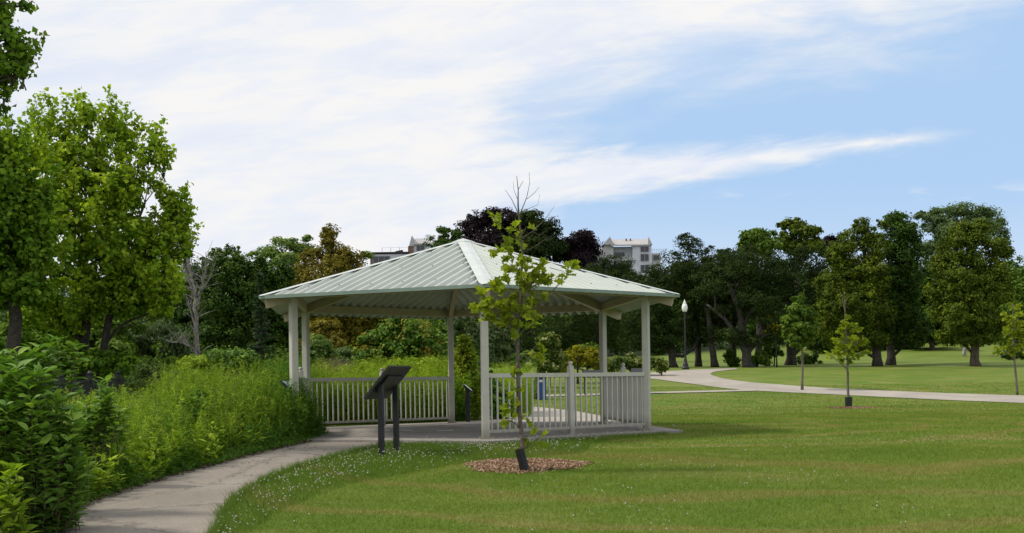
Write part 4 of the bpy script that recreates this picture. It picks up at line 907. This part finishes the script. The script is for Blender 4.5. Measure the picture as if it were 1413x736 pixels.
bush('bronze_shrub', 'brownish small tree behind the pale shrub at the left railing', 455, 44, [(448, 455, 22, 18), (435, 470, 16, 16), (460, 480, 20, 16)], (.14, .09), 4500, LM['bronze'])
bush('green_shrub', 'dull green shrub behind the dry plume grass', 480, 39, [(478, 490, 12, 14), (470, 505, 14, 12)], (.12, .08), 2500, LM['grey'])
bush('grey_shrub', 'grey green leafy tree between the rear post and the near post', 650, 46, [(645, 445, 26, 18), (660, 465, 24, 22), (632, 470, 16, 22), (680, 490, 26, 20), (690, 460, 20, 25)], (.16, .09), 7500, LM['grey'])
bush('wild_shrub', 'dark green shrub right of the pointed cedar', 672, 28.6, [(668, 545, 20, 30), (655, 560, 16, 25), (690, 560, 24, 24), (676, 525, 14, 14), (632, 560, 12, 22)], (.11, .06), 8000, LM['weedd'])
bush('flowering_shrub', 'tall shrub with cream flower tips beyond the near sapling', 758, 48, [(757, 472, 15, 12), (748, 490, 14, 14), (768, 490, 12, 14), (757, 505, 18, 12)], (.14, .09), 5500, LM['cream'])
bush('yellow_shrub', 'loose shrub with yellow tips left of the right rear post', 797, 50, [(797, 490, 16, 12), (785, 500, 14, 9), (815, 495, 14, 14), (775, 508, 14, 7), (828, 500, 12, 14)], (.15, .09), 4500, LM['yellow'])
bush('dark_shrub', 'dark green bushes behind the shrub with yellow tips', 810, 56, [(810, 490, 26, 18), (770, 500, 30, 14), (720, 500, 30, 14)], (.18, .12), 5000, LM['mid'])
bush('flowering_hedge', 'low hedge with cream flower tips between the rear post and the right post', 870, 55, [(850, 502, 14, 10), (870, 500, 14, 10), (890, 502, 14, 10), (910, 504, 12, 9), (840, 506, 10, 8)], (.15, .1), 7000, LM['cream'], 'hedge')

# ------------------------------------------------------------------ weeds: stems with narrow leaves
def in_poly(P, poly):
    x, y = P[:, 0], P[:, 1]; ins = np.zeros(len(P), bool); j = len(poly)-1
    for i in range(len(poly)):
        xi, yi = poly[i]; xj, yj = poly[j]
        ins ^= ((yi > y) != (yj > y)) & (x < (xj-xi)*(y-yi)/(yj-yi+1e-12)+xi); j = i
    return ins
def stems(P, H, nl, ln, wd, lean=.12, top_feather=0, seed=0):
    """P (n,2), H (n): returns quads (stems + leaves), rnd"""
    n = len(P); z0 = T(P[:, 0], P[:, 1]); base = np.stack([P[:, 0], P[:, 1], z0], -1)
    dv = rng.normal(size=(n, 2))*lean; up = unit(np.concatenate([dv, np.ones((n, 1))], 1))
    tip = base+up*H[:, None]; bend = np.concatenate([rng.normal(size=(n, 2))*.06, np.zeros((n, 1))], 1)*H[:, None]
    rs = np.clip(rng.normal(.45, .22, n), 0, 1); V = []; RN = []
    for ax in (np.array([1, 0, 0]), np.array([0, 1, 0])):
        w_ = .0035
        mid = (base+tip)/2+bend
        V.append(np.stack([base-ax*w_, base+ax*w_, mid+ax*w_*.8, mid-ax*w_*.8], 1)); RN.append(rs*.7)
        V.append(np.stack([mid-ax*w_*.8, mid+ax*w_*.8, tip+ax*.001, tip-ax*.001], 1)); RN.append(rs*.7)
    k = np.repeat(np.arange(n), nl); t = (rng.random(len(k))*.86+.12)
    if top_feather: t = np.where(rng.random(len(k)) < top_feather, 1-rng.random(len(k))**1.6*.3, t)
    tt = t[:, None]; Pm = base[k]*(1-tt)+tip[k]*tt+bend[k]*(4*tt*(1-tt))
    a = rng.uniform(0, 2*math.pi, len(k)); el = rng.normal(.45, .35, len(k))
    dr = np.stack([np.cos(a)*np.cos(el), np.sin(a)*np.cos(el), np.sin(el)], -1)
    s = (np.where(t > .75, 1.15-t*.55, 1.0)*rng.uniform(.6, 1.2, len(k)))[:, None]
    nr = unit(np.array([0, 0, 1.])+rng.normal(size=(len(k), 3))*.3); nr = unit(nr-(nr*dr).sum(1, keepdims=True)*dr)
    b = np.cross(dr, nr); l = ln*s; w2 = wd*s
    V.append(np.stack([Pm, Pm+dr*l*.45+b*w2*.5-nr*w2*.1, Pm+dr*l-nr*l*.18, Pm+dr*l*.45-b*w2*.5-nr*w2*.1], 1))
    RN.append(np.clip(rs[k]+rng.normal(0, .14, len(k))+.25*(t-.5), 0, 1))
    return np.vstack(V), np.concatenate(RN)
def patch(name, label, cat, P, H, nl, ln, wd, lm, kind='stuff', feather=.3, lean=.12):
    V, r = stems(P, H, nl, ln, wd, lean, feather)
    o = link(name, big_mesh(name, V, 4, lm, r)); tag(o, label, cat, None, kind); return o
# band left of the near footpath
edge = nearL    # from camera side to the shelter
def band(n, w0, w1, s0=0., s1=1.):
    i = rng.uniform(s0*(len(edge)-1), s1*(len(edge)-1.001), n); a = i.astype(int); f = (i-a)[:, None]
    p = edge[a]*(1-f)+edge[a+1]*f; d = edge[a+1]-edge[a]; nr = np.stack([-d[:, 1], d[:, 0]], -1); nr /= np.linalg.norm(nr, axis=1, keepdims=True)
    nr = np.where(nr[:, :1] < 0, nr, -nr); o = rng.uniform(w0, w1, n)
    return p+nr*o[:, None], o, i/(len(edge)-1)
from mathutils import noise as mn
def nz(P, s, o=0): return np.array([mn.noise(Vector((p[0]*s+o, p[1]*s, o))) for p in P])
def cap(P, H, low=0):
    px = 706.5+P[:, 0]/P[:, 1]*F
    cy = np.interp(px, [60, 130, 200, 232, 262, 300, 350, 392, 425], [560, 552, 545, 518, 506, 498, 490, 500, 530])+low+22*nz(P, 1.6, 11)+rng.uniform(-14, 34, len(P))**1.0
    zc = EYE-(cy-(527.2-(px-706.5)*ROLL))/F*P[:, 1]
    return np.clip(np.minimum(H, zc-T(P[:, 0], P[:, 1])), .12, None)
P, o, s = band(4600, .12, 4.4); kq = nz(P, 2.2, 21)+rng.uniform(-.25, .35, len(P)) > -.08; P = P[kq]; o = o[kq]
H = np.clip(.5+1.15*o, .4, 1.8)*(1+.35*nz(P, .9, 3)+.35*nz(P, 2.6, 9))*rng.uniform(.65, 1.12, len(P))
H = cap(P, H)
patch('tall_weeds', 'dense feathery yellow green weeds along the left of the footpath', 'weeds', P, H, 46, .10, .013, LM['weed'], feather=.42)
P, o, s = band(2000, .0, 3.2); H = np.clip(.3+.6*o, .2, 1.2)*(1+.4*nz(P, .9, 8))*rng.uniform(.6, 1.15, len(P))
H = cap(P, H, 12)
patch('leafy_weeds', 'darker broad leaved weeds low among the feathery ones', 'weeds', P, H, 26, .11, .032, LM['weedd'], feather=.1, lean=.22)
P, o, s = band(260, .3, 3.5); H = rng.uniform(.5, 1.5, len(P)); H = cap(P, H, -4)
patch('dry_stalks', 'thin brown dead stalks standing among the weeds', 'weeds', P, H, 7, .05, .006, LM['plume'], feather=.8, lean=.2)
P, o, s = band(900, .0, 1.1, 0., .62); kq = nz(P, 1.1, 31)+rng.uniform(-.2, .2, len(P)) > -.02; P = P[kq]; H = rng.uniform(.22, .62, len(P))
patch('broad_seedlings', 'bright broad leaved seedlings between the dogwood and the footpath', 'seedlings', P, H, 18, .13, .05, LM['weed'], feather=.05, lean=.25)
P, o, s = band(3400, -.10, .8); H = rng.uniform(.05, .26, len(P))*(1+.8*nz(P, 1.4, 2)); H *= np.clip(.5+1.2*np.clip(o, 0, 1), .3, 1.6)
patch('verge_grass', 'rough grass and seedlings on the left edge of the footpath', 'grass', P, np.abs(H), 9, .12, .010, LM['weedd'], feather=0, lean=.4)
P, o, s = band(2600, -.18, .35); zz = T(P[:, 0], P[:, 1])+.02
Pl = np.stack([P[:, 0], P[:, 1], zz+rng.uniform(0, .02, len(P))], -1); V = leaf_quads(Pl, unit(rng.normal(size=Pl.shape)*.3+np.array([0, 0, 1.])), .05, .03)
tag(link('leaf_litter', big_mesh('leaf_litter', V, 4, LM['litter'], rng.random(len(V)))), 'brown leaf litter along the left footpath edge', 'leaf litter', kind='stuff')
# weeds around the left front post and beyond
c = hit(408, 607); P = np.array([c[0], c[1]])+rng.normal(size=(1300, 2))*[.40, .55]; P[:, 0] -= .22
P = P[P[:, 0] < c[0]+.28+rng.normal(size=len(P))*.06]
patch('post_weeds', 'green weeds crowding the left front post of the shelter', 'weeds', P, rng.uniform(.35, 1.1, len(P))*np.clip(1.3-.9*np.abs(P[:, 0]-c[0]+.25), .3, 1.05), 40, .10, .024, LM['weedd'], feather=.15)
def zone(n, x0, x1, d0, d1):
    d = rng.uniform(d0, d1, n); px = rng.uniform(x0, x1, n); return np.stack([np.array([ray(p, 505)[0] for p in px])*d, d], -1)
P = zone(2600, 425, 640, 25.9, 31); P = P[~in_poly(P, POLYS[-1])]
H = rng.uniform(.8, 1.6, len(P))*(1+.25*nz(P, .8, 5))
patch('rear_weeds', 'fresh green weeds and ferns behind the left railing', 'weeds', P, H, 34, .12, .022, LM['weed'], feather=.3)
P = zone(900, 500, 622, 29.5, 33)
patch('fern_bank', 'bright feathery green bank rising above the left railing', 'ferns', P, rng.uniform(1.2, 1.75, len(P)), 60, .12, .02, LM['arbor'], feather=.5)
P = zone(1400, 330, 425, 23.5, 33)
patch('side_weeds', 'rank weeds outside the left railing of the shelter', 'weeds', P, rng.uniform(.8, 1.7, len(P)), 34, .12, .022, LM['weedd'], feather=.2)
P = zone(1500, 628, 735, 25.9, 28.5); P = P[~in_poly(P, POLYS[3])&~in_poly(P, POLYS[4])]
patch('shade_weeds', 'dark weeds around the foot of the pointed cedar', 'weeds', P, rng.uniform(.5, 1.3, len(P)), 40, .12, .022, LM['weedd'], feather=.2)
P = zone(700, 680, 732, 29.5, 35)
patch('meadow_grass', 'light green tall grasses seen behind the near sapling', 'grass', P, rng.uniform(.9, 1.6, len(P)), 30, .16, .012, LM['weed'], feather=.3)
P = zone(700, 436, 486, 29.0, 30.5)
patch('plume_grass', 'pinkish brown dry plume grass above the left railing', 'grass', P, rng.uniform(1.1, 1.75, len(P)), 40, .09, .008, LM['plume'], feather=.8, lean=.2)
P = zone(4200, -60, 420, 20, 45); P = P[(P[:, 0] < -7.6-(P[:, 1]-20)*.12)]
patch('undergrowth', 'wild green undergrowth on the far side of the black fence', 'undergrowth', P, rng.uniform(.3, 1.0, len(P)), 24, .15, .05, LM['weedd'], feather=.1)
def vine(label, px, d, lobes, n, lm, leaf=(.09, .06), name='climbing_shrub'):
    return bush(name, label, px, d, lobes, leaf, n, lm, clump=.14)
vine('pale feathery shrub leaning over the black fence', 206, 22.5, [(205, 508, 16, 12), (195, 525, 18, 16), (216, 530, 16, 18)], 4500, LM['pale'], (.07, .03))
vine('bright leafy bush behind the tall weeds just left of centre in the weed bank', 272, 24, [(262, 505, 15, 13), (285, 503, 15, 12), (275, 522, 24, 16)], 4200, LM['weed'])
vine('broad leaved dark bush topping the weeds left of the shelter', 315, 23, [(305, 492, 16, 9), (325, 490, 14, 8), (318, 505, 24, 14), (345, 498, 16, 12)], 4200, LM['shrub'])
vine('dark shaded weed clump in the middle of the left weed bank', 272, 15.8, [(270, 560, 16, 22), (278, 585, 18, 20), (262, 590, 14, 18)], 2600, LM['weedd'], (.10, .03))

k_ = 420; dd_ = rng.uniform(34, 62, k_); px_ = rng.uniform(-80, 660, k_); xx_ = np.array([ray(p, 505)[0] for p in px_])*dd_; hh_ = rng.uniform(1.2, 3.6, k_)*(.6+.4*(dd_-34)/28)
keep = ~((px_ > 560) & (dd_ < 40))
lob = [(x, y, float(T(x, y))+h*.45, h*.55, h*.5, h*.55) for x, y, h, q in zip(xx_, dd_, hh_, keep) if q]
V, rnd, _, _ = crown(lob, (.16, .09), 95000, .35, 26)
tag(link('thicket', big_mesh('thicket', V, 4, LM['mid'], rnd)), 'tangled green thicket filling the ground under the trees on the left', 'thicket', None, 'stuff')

# ------------------------------------------------------------------ near dogwood shrubs with real leaves
OV = np.array([(0, 0), (.16, .18), (.25, .42), (.20, .68), (0, 1.0)])
def big_leaf(P, dirs, nrm, ln):
    a = unit(dirs); b = unit(np.cross(nrm, a)); c = np.cross(a, b); s = (ln*rng.uniform(.6, 1.2, len(P)))[:, None]
    out = []
    rib = [P+a*s*y-c*s*(.32*y*y) for y in OV[:, 1]]
    for sg in (1, -1):
        side = [rib[i]+b*s*OV[i, 0]*sg+c*s*OV[i, 0]*.35 for i in range(5)]
        for i in range(4): out.append(np.stack([rib[i], side[i], side[i+1], rib[i+1]], 1))
    return np.concatenate(out, 0)
def dogwood(label, px, d, lobes, n, ln=.11, lm=LM['shrub']):
    m = PXM(d); g = Vector(ground(px, d, 640)); e = empty('dogwood_shrub', g, label, 'shrub'); mb = MB()
    W = [(*at(a, b, d+rng.uniform(-.4, .6)*rx*m), rx*m, ry*m) for a, b, rx, ry in lobes]
    ar = np.array([w_[3]*w_[4] for w_ in W]); Ps, Ds, Ns, rn = [], [], [], []
    for w_, f in zip(W, ar/ar.sum()):
        k = max(3, int(n*f/14)); 
        for _ in range(k):
            dv = unit(rng.normal(size=3)); dv[1] *= .8; rr = rng.uniform(.35, 1.05)
            tip = Vector((w_[0]+dv[0]*w_[3]*rr, w_[1]+dv[1]*w_[3]*rr, w_[2]+dv[2]*w_[4]*rr))
            dist = Vector((tip.x-g.x, tip.y-g.y)); zb = max(float(T(tip.x, tip.y)), tip.z-rng.uniform(.3, .6))
            st = Vector((tip.x*.85+g.x*.15+rng.normal()*.05, tip.y*.85+g.y*.15+rng.normal()*.05, zb))
            mb.tube([st, st.lerp(tip, .55)+Vector((0, 0, .02)), tip], [.0045, .0035, .002], 4, False)
            sh = np.array(tip-st); L_ = np.linalg.norm(sh)
            for q in range(7):       # opposite pairs
                t = .12+.88*q/6; p = np.array(st)+sh*t; a0 = q*1.57+rng.uniform(-.3, .3)
                for h in (0, math.pi):
                    dr = np.array([math.cos(a0+h), math.sin(a0+h), rng.uniform(.0, .55)])+sh/L_*(.35+.5*(q == 6)); Ps.append(p); Ds.append(dr)
                    rn.append(np.clip(.3+.4*t*rr+rng.normal()*.14, 0, 1))
    Ps = np.array(Ps); Ds = unit(np.array(Ds)); Ns = unit(np.array([0, 0, 1.])+rng.normal(size=Ps.shape)*.35); Ns = unit(Ns-(Ns*Ds).sum(1, keepdims=True)*Ds)
    V = big_leaf(Ps, Ds, Ns, ln); 
    # main stems from the root
    for w_ in W:
        for _ in range(3): mb.tube(limb_pts(g+Vector(rng.normal(size=3))*Vector((.12, .12, 0)), (w_[0]+rng.normal()*.1, w_[1], g.z+(w_[2]-g.z)*.7), .05, 4), [.009, .007, .006, .005, .002], 5, False)
    mb.build('stems', m_red, e, g); link('leaves', big_mesh('leaves', V-np.array(g), 4, lm, np.tile(rn, 8), True), e)
dogwood('big dogwood shrub with pointed oval leaves filling the lower left corner', 5, 9.6, [(15, 558, 58, 50), (66, 574, 48, 38), (40, 620, 62, 48), (88, 618, 26, 34), (15, 680, 50, 50), (75, 655, 46, 40), (-40, 600, 60, 80), (104, 650, 22, 24), (82, 694, 24, 18), (40, 520, 34, 16), (60, 715, 30, 22)], 9000, .12)
dogwood('tall dogwood sprigs poking up against the maple trunk', 40, 10.6, [(75, 470, 14, 9), (55, 495, 26, 18), (25, 510, 32, 24), (104, 480, 7, 5), (-10, 505, 36, 34)], 1100, .12)
dogwood('dogwood branch with big leaves reaching over the weeds beside the fence', 128, 12.4, [(142, 530, 7, 6), (143, 541, 10, 8), (152, 556, 16, 9), (128, 566, 20, 14), (168, 572, 12, 8), (118, 592, 22, 18)], 900, .115)
dogwood('low broad leaved seedling at the bottom left corner of the picture', -10, 8.6, [(5, 700, 28, 26), (12, 650, 16, 14), (-20, 720, 40, 40)], 700, .13, LM['weed'])

# ------------------------------------------------------------------ mulch rings
def mulch(px, py, rx, label, n, size):
    c = np.array(hit(px, py)); d = c[1]; r = rx*PXM(d)
    a = rng.uniform(0, 2*math.pi, n); q = rng.random(n)**.5*np.where(rng.random(n) < .12, rng.uniform(1, 1.16, n), 1); q *= 1+.10*np.sin(a*3+1)+.06*np.sin(a*7)
    P = np.stack([c[0]+np.cos(a)*q*r, c[1]+np.sin(a)*q*r*.95], -1)
    z = T(P[:, 0], P[:, 1])+.005+.022*np.maximum(1-q*q, 0)+rng.uniform(0, .015, n)
    V = leaf_quads(np.concatenate([P, z[:, None]], 1), unit(rng.normal(size=(n, 3))*.45+np.array([0, 0, 1.])), size, size*.45, .1)
    tag(link('wood_mulch', big_mesh('wood_mulch', V, 4, LM['chip'], rng.random(n))), label, 'mulch', 'mulch rings under young trees', 'stuff')
    aa = np.linspace(0, 2*math.pi, 40, endpoint=False); rr = r*(1+.10*np.sin(aa*3+1)+.06*np.sin(aa*7))*.97
    POLYS.append(np.stack([c[0]+np.cos(aa)*rr, c[1]+np.sin(aa)*rr*.95], -1))
mulch(724, 643, 84, 'reddish wood chip ring around the near lanky oak', 11000, .035)
mulch(1174, 563.5, 33, 'small wood chip ring around the young oak on the right lawn', 5000, .05)

# ------------------------------------------------------------------ grass blades and clover
def frustum(n, d0, d1, pad=.04):
    d = np.sqrt(rng.uniform(d0**2, d1**2, n)); x = rng.uniform(-.476-pad, .476+pad, n)*d; return np.stack([x, d], -1)
def free(P, grow=None):
    k = np.ones(len(P), bool)
    for pl in POLYS: k &= ~in_poly(P, pl)
    return P[k]
leftlim = lambda P: P[:, 0] > np.interp(P[:, 1], nearL[:, 1], nearL[:, 0], right=-4.4)-.3
def blades(P, hmin, hmax, wd, lm, name, label, rnd_shift=0.):
    n = len(P); z = T(P[:, 0], P[:, 1]); B = np.concatenate([P, z[:, None]], 1)
    a = rng.uniform(0, 2*math.pi, n); s = np.stack([np.cos(a), np.sin(a), np.zeros(n)], -1)
    h = rng.uniform(hmin, hmax, n); ln = rng.normal(size=(n, 2))*.45
    tip = B+np.concatenate([ln, np.ones((n, 1))], 1)*h[:, None]
    V = np.stack([B-s*wd/2, B+s*wd/2, tip], 1)
    o = link(name, big_mesh(name, V, 3, lm, np.clip(rng.normal(.5+rnd_shift, .25, n), 0, 1))); tag(o, label, 'grass', None, 'stuff'); return o
Ps = [frustum(330000, 8.2, 16), frustum(300000, 16, 30), frustum(150000, 30, 48)]
hs = [(.014, .036, .006), (.016, .038, .011), (.018, .04, .02)]
V = []; RN = []
for P, (h0, h1, wd) in zip(Ps, hs):
    P = free(P); P = P[leftlim(P)|(P[:, 1] > 33)]
    P = P[~((P[:, 1] > 25) & (P[:, 0] < np.interp(P[:, 1], [25, 30, 45], [-.6, 0.0, .3])))]
    n = len(P); B = np.concatenate([P, T(P[:, 0], P[:, 1])[:, None]], 1); a = rng.uniform(0, 2*math.pi, n); s = np.stack([np.cos(a), np.sin(a), np.zeros(n)], -1)
    h = rng.uniform(h0, h1, n); tip = B+np.concatenate([rng.normal(size=(n, 2))*.6, np.ones((n, 1))], 1)*h[:, None]
    V.append(np.stack([B-s*wd/2, B+s*wd/2, tip], 1)); RN.append(np.clip(rng.normal(.5, .25, n), 0, 1))
tag(link('grass_blades', big_mesh('grass_blades', np.vstack(V), 3, m_blade, np.concatenate(RN))), 'short mown grass blades over the whole lawn', 'grass', None, 'stuff')
# lush unmown strip along path edge, shelter edge and mulch
Zn = np.array([hit(*p)[:2] for p in ((300, 736), (322, 700), (370, 668), (440, 641), (521, 622), (560, 614), (664, 610), (800, 603), (905, 596), (935, 594), (925, 600), (830, 610), (800, 628), (700, 634), (640, 640), (560, 655), (480, 670), (400, 700), (345, 736), (300, 760))])
lo, hi = Zn.min(0), Zn.max(0); P = rng.uniform(lo-.1, hi+.1, (110000, 2)); P = P[in_poly(P, Zn)]; P = free(P)
blades(P, .04, .085, .007, m_lush, 'long_grass', 'longer lush grass beside the footpath and shelter edge')
# path side fringe
i = rng.uniform(0, len(nearR)-1.001, 7000); a = i.astype(int); f = (i-a)[:, None]; p = nearR[a]*(1-f)+nearR[a+1]*f+rng.normal(size=(7000, 2))*.035; p = p[~in_poly(p, POLYS[4])]
blades(p, .04, .12, .007, m_lush, 'fringe_grass', 'grass fringe hanging over the right edge of the footpath')
# clover flowers
Cz = P[rng.choice(len(P), 3000, replace=False)]; nn = nz(Cz, 1.1, 4); Cz = Cz[nn+rng.uniform(-.35, .35, len(nn)) > .0][:900]
C2 = frustum(1100, 8.2, 17); C2 = free(C2); C2 = C2[leftlim(C2)]; n2 = nz(C2, .55, 6); C2 = C2[n2 > .12]
Cp = np.vstack([Cz, C2]); n = len(Cp); hC = np.concatenate([rng.uniform(.07, .13, len(Cz)), rng.uniform(.03, .055, len(C2))])
cen = np.concatenate([Cp, (T(Cp[:, 0], Cp[:, 1])+hC)[:, None]], 1); rC = rng.uniform(.0055, .0105, n)
octv = np.array([(1, 0, 0), (0, 1, 0), (-1, 0, 0), (0, -1, 0), (0, 0, 1), (0, 0, -1)], float); octf = [(0, 1, 4), (1, 2, 4), (2, 3, 4), (3, 0, 4), (1, 0, 5), (2, 1, 5), (3, 2, 5), (0, 3, 5)]
V = np.concatenate([cen[:, None]+octv[list(f)][None]*rC[:, None, None] for f in octf], 0)
tag(link('clover_flowers', big_mesh('clover_flowers', V, 3, LM['flower'], np.tile(rng.random(n), 8), False)), 'small white clover flowers dotted through the grass', 'clover', None, 'stuff')
# fallen leaf debris by the slab
tag(link('grass_clippings', big_mesh('grass_clippings', leaf_quads(np.array([(*q[:2], .006 if in_poly(np.array([q[:2]]), POLYS[4])[0] else float(T(q[0], q[1]))+.02) for q in [hit(rng.uniform(320, 520), rng.uniform(600, 660)) for _ in range(160)]]), np.tile([0, 0, 1.], (160, 1)), .05, .02), 4, LM['litter'], rng.random(160))), 'scattered dead leaves on the footpath', 'leaf litter', None, 'stuff')

# ------------------------------------------------------------------ far woods and apartment buildings
nW = 1100; xs = rng.uniform(-115, 115, nW); ys = rng.uniform(106, 215, nW); ys[:380] = rng.uniform(102, 116, 380); zs = T(xs, ys)
hts = rng.uniform(5, 9, nW); hts[:380] = rng.uniform(3, 7, 380)
lob = [(x, y, z+h*.42, h*.42, h*.42, h*.5) for x, y, z, h in zip(xs, ys, zs, hts)]
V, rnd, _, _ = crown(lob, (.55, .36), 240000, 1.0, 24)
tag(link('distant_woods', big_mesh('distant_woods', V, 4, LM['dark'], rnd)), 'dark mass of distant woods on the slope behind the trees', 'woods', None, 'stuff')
m_wall = mat('pale_render', (.60, .62, .66), .8, var=.06, scale=.4); m_wallb = mat('beige_wall', (.47, .46, .455), .8, var=.06, scale=.4)
m_mroof = mat('light_seam_roof', (.42, .41, .41), .5, var=.04, scale=.5); m_win = mat('window_glass', (.03, .035, .045), .15, var=.1, spec=.6)
m_frame = mat('window_frame', (.30, .30, .31), .5, var=.05); m_dk = mat('dark_deck', (.05, .045, .045), .7, var=.1); m_brick = mat('brown_brick', (.20, .12, .09), .85, var=.15, scale=2)
BD = 262
def bx(mb, x0, x1, y0, y1, d0, d1):
    """pixel extents at the facade, real depth range"""
    a = at(x0, y1, BD); b = at(x1, y0, BD); mb.box(((a[0]+b[0])/2, BD+(d0+d1)/2, (a[2]+b[2])/2), (b[0]-a[0], d1-d0, b[2]-a[2]))
def bpart(name, m_, root, *rects):
    mb = MB()
    for r_ in rects: bx(mb, *r_)
    return mb.build(name, m_, root, root.location)
def win(root, x0, x1, y0, y1, d, bars=1):
    o = bpart('window', m_win, root, (x0, x1, y0, y1, d-.12, d+.05))
    ws = (x1-x0)/(bars+1); mb = MB(); t = .5
    for k in range(bars+2): bx(mb, x0+ws*k-.25, x0+ws*k+.25, y0, y1, d-.22, d-.13)
    bx(mb, x0-.25, x1+.25, y0-.45, y0-.02, d-.23, d-.1); bx(mb, x0-.25, x1+.25, y1+.02, y1+.5, d-.23, d-.1)
    mb.build('window_frame', m_frame, o, root.location); return o
def fin(mb, pts, d0, d1):
    P0 = [Vector(at(x, y, BD)) for x, y in pts]; k = len(P0)
    V = [Vector((p.x, BD+d0, p.z)) for p in P0]+[Vector((p.x, BD+d1, p.z)) for p in P0]
    mb.add(V, [tuple(range(k)), tuple(range(2*k-1, k-1, -1))]+[(i, i+k, (i+1) % k+k, (i+1) % k) for i in range(k)])
def sroof(mb, x0, x1, ytop, ybot, d0, d1):
    a = at(x0, ybot, BD); b = at(x1, ytop, BD)
    V = [(a[0], BD+d0, a[2]), (b[0], BD+d0, a[2]), (b[0], BD+d1, b[2]), (a[0], BD+d1, b[2])]; V += [(x, y, z-.3) for x, y, z in V]
    mb.add(V, [(0, 1, 2, 3), (7, 6, 5, 4), (0, 4, 5, 1), (1, 5, 6, 2), (2, 6, 7, 3), (3, 7, 4, 0)])
    n_ = int((b[0]-a[0])/.5)
    for k in range(n_): x = a[0]+(k+.5)*(b[0]-a[0])/n_; mb.beam((x, BD+d0, a[2]+.04), (x, BD+d1, b[2]+.04), .05, .08)
r1 = empty('apartment_building', (at(866, 500, BD)[0], BD, float(T(25, BD))), 'pale apartment building with winged gable ends right of the purple beech', 'building')
bpart('wall', m_wall, r1, (874, 899, 338, 430, 0, 9)); bpart('wall', m_wall, r1, (847, 873.6, 338.8, 430, 2.5, 9))
bpart('side_wall', m_wallb, r1, (832, 846.6, 338, 430, .5, 9)); bpart('balcony', m_wallb, r1, (858, 873.6, 354, 360, .4, 2.4))
mb = MB(); fin(mb, [(831.5, 338), (841.5, 327), (847, 338)], -.4, 9.3); mb.build('gable', m_wallb, r1, r1.location); mb = MB(); fin(mb, [(893.5, 338), (894.5, 327.2), (900, 338)], -.4, 9.3); mb.build('gable', m_wallb, r1, r1.location)
mb = MB(); sroof(mb, 843, 896, 325.5, 338.5, -.5, 6); mb.build('roof', m_mroof, r1, r1.location)
win(r1, 884, 895, 341, 347.5, 0); win(r1, 884, 895, 351, 360, 0); win(r1, 884, 895, 366, 375, 0)
win(r1, 849, 863, 344 + 3, 353, 2.5, 2); win(r1, 849, 870, 363, 372, 2.5, 3)
bpart('wing', m_wallb, r1, (900.4, 912, 349, 430, 1, 8)); win(r1, 902, 910, 352, 358, 1)
mb = MB(); bx(mb, 900.5, 920, 343.0, 343.4, 1, 1.1); [bx(mb, 901+k*2.6, 901.25+k*2.6, 343.4, 348.9, 1, 1.1) for k in range(8)]; mb.build('roof_railing', m_dk, r1, r1.location)
mb = MB(); fin(mb, [(821, 340), (823, 324), (829, 330), (829, 372), (821, 372)], 12, 18); mb.build('rear_gable', m_wallb, r1, r1.location)
for xx in (866, 872): bpart('chimney', m_dk, r1, (xx, xx+1.2, 326.3, 331, 4, 5))
r2 = empty('apartment_building', (at(552, 500, BD)[0], BD, float(T(-27, BD))), 'apartment building with a brown lower wing and roof terrace left of the roof peak', 'building')
bpart('wall', m_wall, r2, (571, 596, 336, 430, 0, 9)); bpart('side_wall', m_brick, r2, (564.5, 570.7, 340, 430, -.3, 9)); bpart('side_wall', m_brick, r2, (512, 514.5, 350.4, 430, -.2, 8))
mb = MB(); fin(mb, [(564.5, 340), (568.5, 325.5), (571.5, 331), (571.5, 340)], -.4, 9.3); mb.build('gable', m_wallb, r2, r2.location)
mb = MB(); sroof(mb, 570, 597, 324.5, 336.5, -.5, 6); mb.build('roof', m_mroof, r2, r2.location)
win(r2, 575, 586, 339.5, 346, 0)
bpart('wing', m_wall, r2, (514.8, 564.2, 350.5, 430, 0, 8)); bpart('terrace_slab', m_dk, r2, (512, 565, 347.8, 350.2, -.5, 8.2)); win(r2, 515, 538, 354, 362.5, 0, 2)
mb = MB(); [bx(mb, a_, a_+.3, 342, 347.7, 0, .1) for a_ in (527, 539, 551, 563)]; bx(mb, 527, 563.3, 341.6, 342, 0, .1); mb.build('terrace_railing', m_dk, r2, r2.location)
mb = MB(); fin(mb, [(541, 347.6), (545, 345.4), (554, 343.5), (554, 347.6)], 2, 4); mb.build('skylight', m_dk, r2, r2.location)
